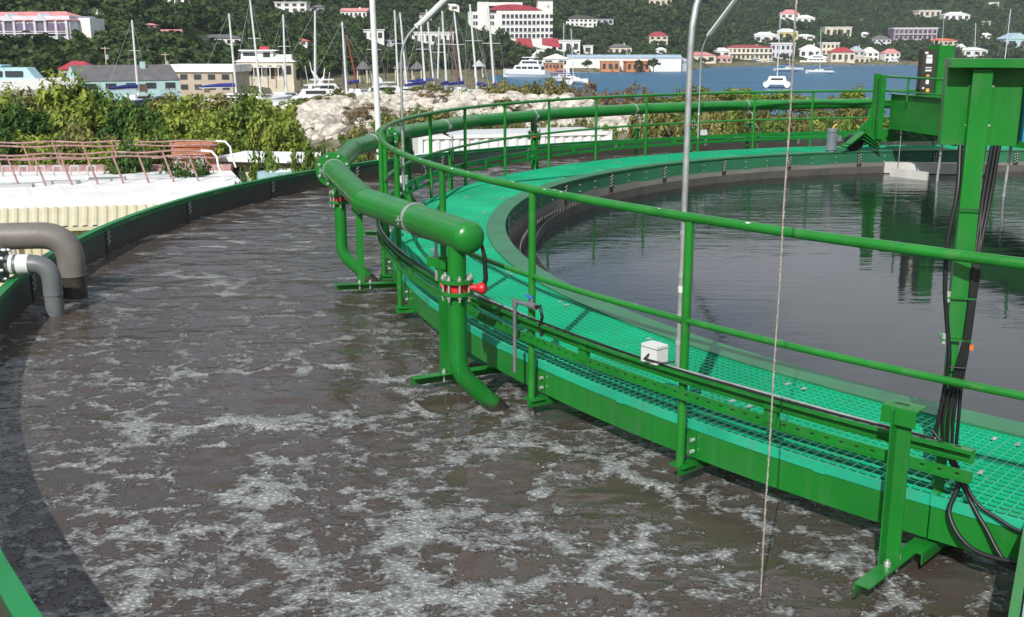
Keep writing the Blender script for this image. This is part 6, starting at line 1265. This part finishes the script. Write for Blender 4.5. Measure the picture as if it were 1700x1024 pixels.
# white shipping container beyond the far wall
C0, C1 = atd(697, 224, 33), atd(1012, 216, 35); o = empty('shipping_container', ((C0.x+C1.x)/2, (C0.y+C1.y)/2, GROUND_Z), math.atan2(C1.y-C0.y, C1.x-C0.x)); L_ = (C1-C0).length; Hc = CZ-(220-81)/F*33-GROUND_Z
mb = MB(); nst = 180; vs = []
for i in range(nst+1):
    ph = max(-.5, min(.5, math.sin(i*math.pi*2/9)*1.5)); x = -L_/2+L_*i/nst; vs += [(x, .05*ph, .1), (x, .05*ph, Hc-.1)]
mb.add(vs, [(2*i, 2*i+2, 2*i+3, 2*i+1) for i in range(nst)]); lpart(mb, 'side_wall', M['hull_white'], o); lbox('body', 'hull_white', o, (0, 1.25, Hc/2), (L_, 2.36, Hc-.05)); lbox('top_rail', 'hull_white', o, (0, .0, Hc-.05), (L_+.04, .12, .12)); lbox('bottom_rail', 'hull_white', o, (0, 0, .08), (L_+.04, .12, .16))
for s in (-1, 1): lbox('corner_post', 'hull_white', o, (s*L_/2, .02, Hc/2), (.14, .16, Hc))
tag(o, 'long white corrugated shipping container beyond the far tank wall', 'container')
p = atd(698, 236, 31); o = empty('white_crate', (p.x, p.y, GROUND_Z), .5); lbox('body', 'hull_white', o, (0, 0, 1.55), (.55, .5, 3.1)); lbox('lid', 'hull_white', o, (0, 0, 3.13), (.6, .55, .06)); lbox('opening', 'glass', o, (0, -.26, 2.75), (.34, .04, .3)); tag(o, 'upright white crate beside the container', 'crate')

# ------------------------------------------------------------------ the woodland, leaving the houses in view
PXw, PYw, PZw, dist = FOREST; c, s = math.cos(PIT), math.sin(PIT); dz = PZw+2.5-CZ; De = PYw*c-dz*s; tpx = 850+F*PXw/De; tpy = 512-F*(PYw*s+dz*c)/De; rad = 2.6*F/De
keep = np.ones(len(PXw), bool)
for (x0, x1, y0, y1, d) in HOUSES:
    inx = (tpx+rad*.75 > x0) & (tpx-rad*.75 < x1) & (tpy-rad*.8 < y0+(y1-y0)*.68) & (tpy+rad*.8 > y0) & (PYw < d+2)
    foot = (tpx+rad > x0) & (tpx-rad < x1) & (PYw > d-3) & (PYw < d+min(16, (x1-x0)*d/F*.7)+2)
    keep &= ~(inx | foot)
idx = np.where(keep)[0]; g_ = np.random.default_rng(8); chunks = []
for i in idx:
    v = protos[g_.integers(0, 10)]; a = g_.uniform(0, 6.28); ca_, sa_ = math.cos(a), math.sin(a); k = g_.uniform(.65, 1.5)*(1+.2*(dist[i] > 600)); R3 = np.array([[ca_, sa_, 0], [-sa_, ca_, 0], [0, 0, 1]])
    chunks.append((v@R3)*np.array([k, k, k*g_.uniform(.8, 1.15)])+np.array([PXw[i], PYw[i], PZw[i]+1.6*k]))
o = bpy.data.objects.new('woodland', quads_mesh('woodland', np.concatenate(chunks), M['leaf_hill'])); COL.objects.link(o); tag(o, 'dense dark green woodland covering the hillsides', 'woodland', None, 'stuff')
print('trees', len(idx))
# waterfront and boatyard trees that stand apart
random.seed(31)
def tree(x, ytop, yb, d, wpx, label, mt='leaf_hill', group='trees along the shore and boatyard'):
    p = atd(x, yb, d); g0 = max(gz(p.x, p.y), SEA+.3); zt = CZ-(ytop-81)*d/F; h = zt-g0; r = wpx*d/F/2; o = empty('tree', (p.x, p.y, g0), random.uniform(0, 6.28))
    k = ('tree', random.randrange(3))
    if k not in MESH: MESH[k] = quads_mesh('crown', crown_arrays(900, .62, 2.7, 2.5, 26, np.random.default_rng(60+k[1]), 1.3, .45), M[mt])
    inst('crown', MESH[k], o, (0, 0, h*.58), 0, (r/3.2, r/3.2, h*.42/2.9)); mb = MB(); mb.tube([(0, 0, -.5), (.1, 0, h*.35), (.05, .1, h*.6)], [h*.035, h*.025, h*.01], 6)
    for q in range(3): a = q*2.1; mb.tube([(.08, 0, h*.3), (r*.4*math.cos(a), r*.4*math.sin(a), h*.55)], [h*.018, h*.006], 5)
    lpart(mb, 'trunk', M['bark'], o); return tag(o, label, 'tree', group)
for x, yt, yb, d, wp, lb in [(832, 50, 112, 430, 40, 'tall dark tree covering the lower corner of the office block'), (805, 48, 112, 420, 36, 'dark tree below the left wing of the office block'), (862, 72, 112, 425, 40, 'bushy tree between the office block and the motor yacht'), (890, 86, 112, 430, 26, 'small tree beside the white pavilion'), (780, 60, 114, 380, 34, 'dark tree between two bright masts'), (750, 72, 116, 330, 36, 'dark tree below the long white house'), (715, 76, 118, 300, 34, 'tree behind the blue boat covers'), (680, 82, 120, 290, 34, 'tree behind the leaning mast'), (640, 82, 120, 270, 36, 'tree right of the first shelter'), (570, 78, 126, 240, 50, 'broad tree left of the first shelter'), (540, 86, 128, 225, 44, 'broad tree behind the motor boats'), (500, 82, 128, 225, 40, 'tree right of the white clubhouse'), (390, 96, 134, 200, 34, 'tree left of the white clubhouse'), (975, 96, 112, 452, 18, 'palm like tree before the long quay shed'), (1085, 96, 110, 452, 24, 'tree screening the long quay shed'), (1060, 98, 108, 453, 20, 'small tree over the orange shop'), (1165, 96, 110, 560, 30, 'tree on the green point of the bay'), (1222, 98, 108, 640, 14, 'small tree before the pink waterfront house'), (1300, 86, 105, 650, 16, 'feathery tree before the lilac building'), (1520, 84, 104, 690, 30, 'tree left of the dark control panel'), (1250, 98, 108, 640, 14, 'small tree before the red arcade')]: tree(x, yt, yb, d, wp, lb)

# ------------------------------------------------------------------ sea air over the whole bay
mb = MB(); mb.box((0, 0, 220), (9600, 9600, 466)); hz_ = mb.build('haze', bpy.data.materials.new('haze_air'), None, 'stuff'); m = hz_.data.materials[0]; m.use_nodes = True; n, l = nodes(m); n.remove(n['Principled BSDF'])
v_ = n.new('ShaderNodeVolumePrincipled'); v_.inputs['Density'].default_value = 0.00020; v_.inputs['Color'].default_value = (.82, .9, 1, 1); v_.inputs['Anisotropy'].default_value = .2; l.new(v_.outputs[0], n['Material Output'].inputs['Volume'])
tag(hz_, 'thin pale sea air over the bay and hills', 'haze')
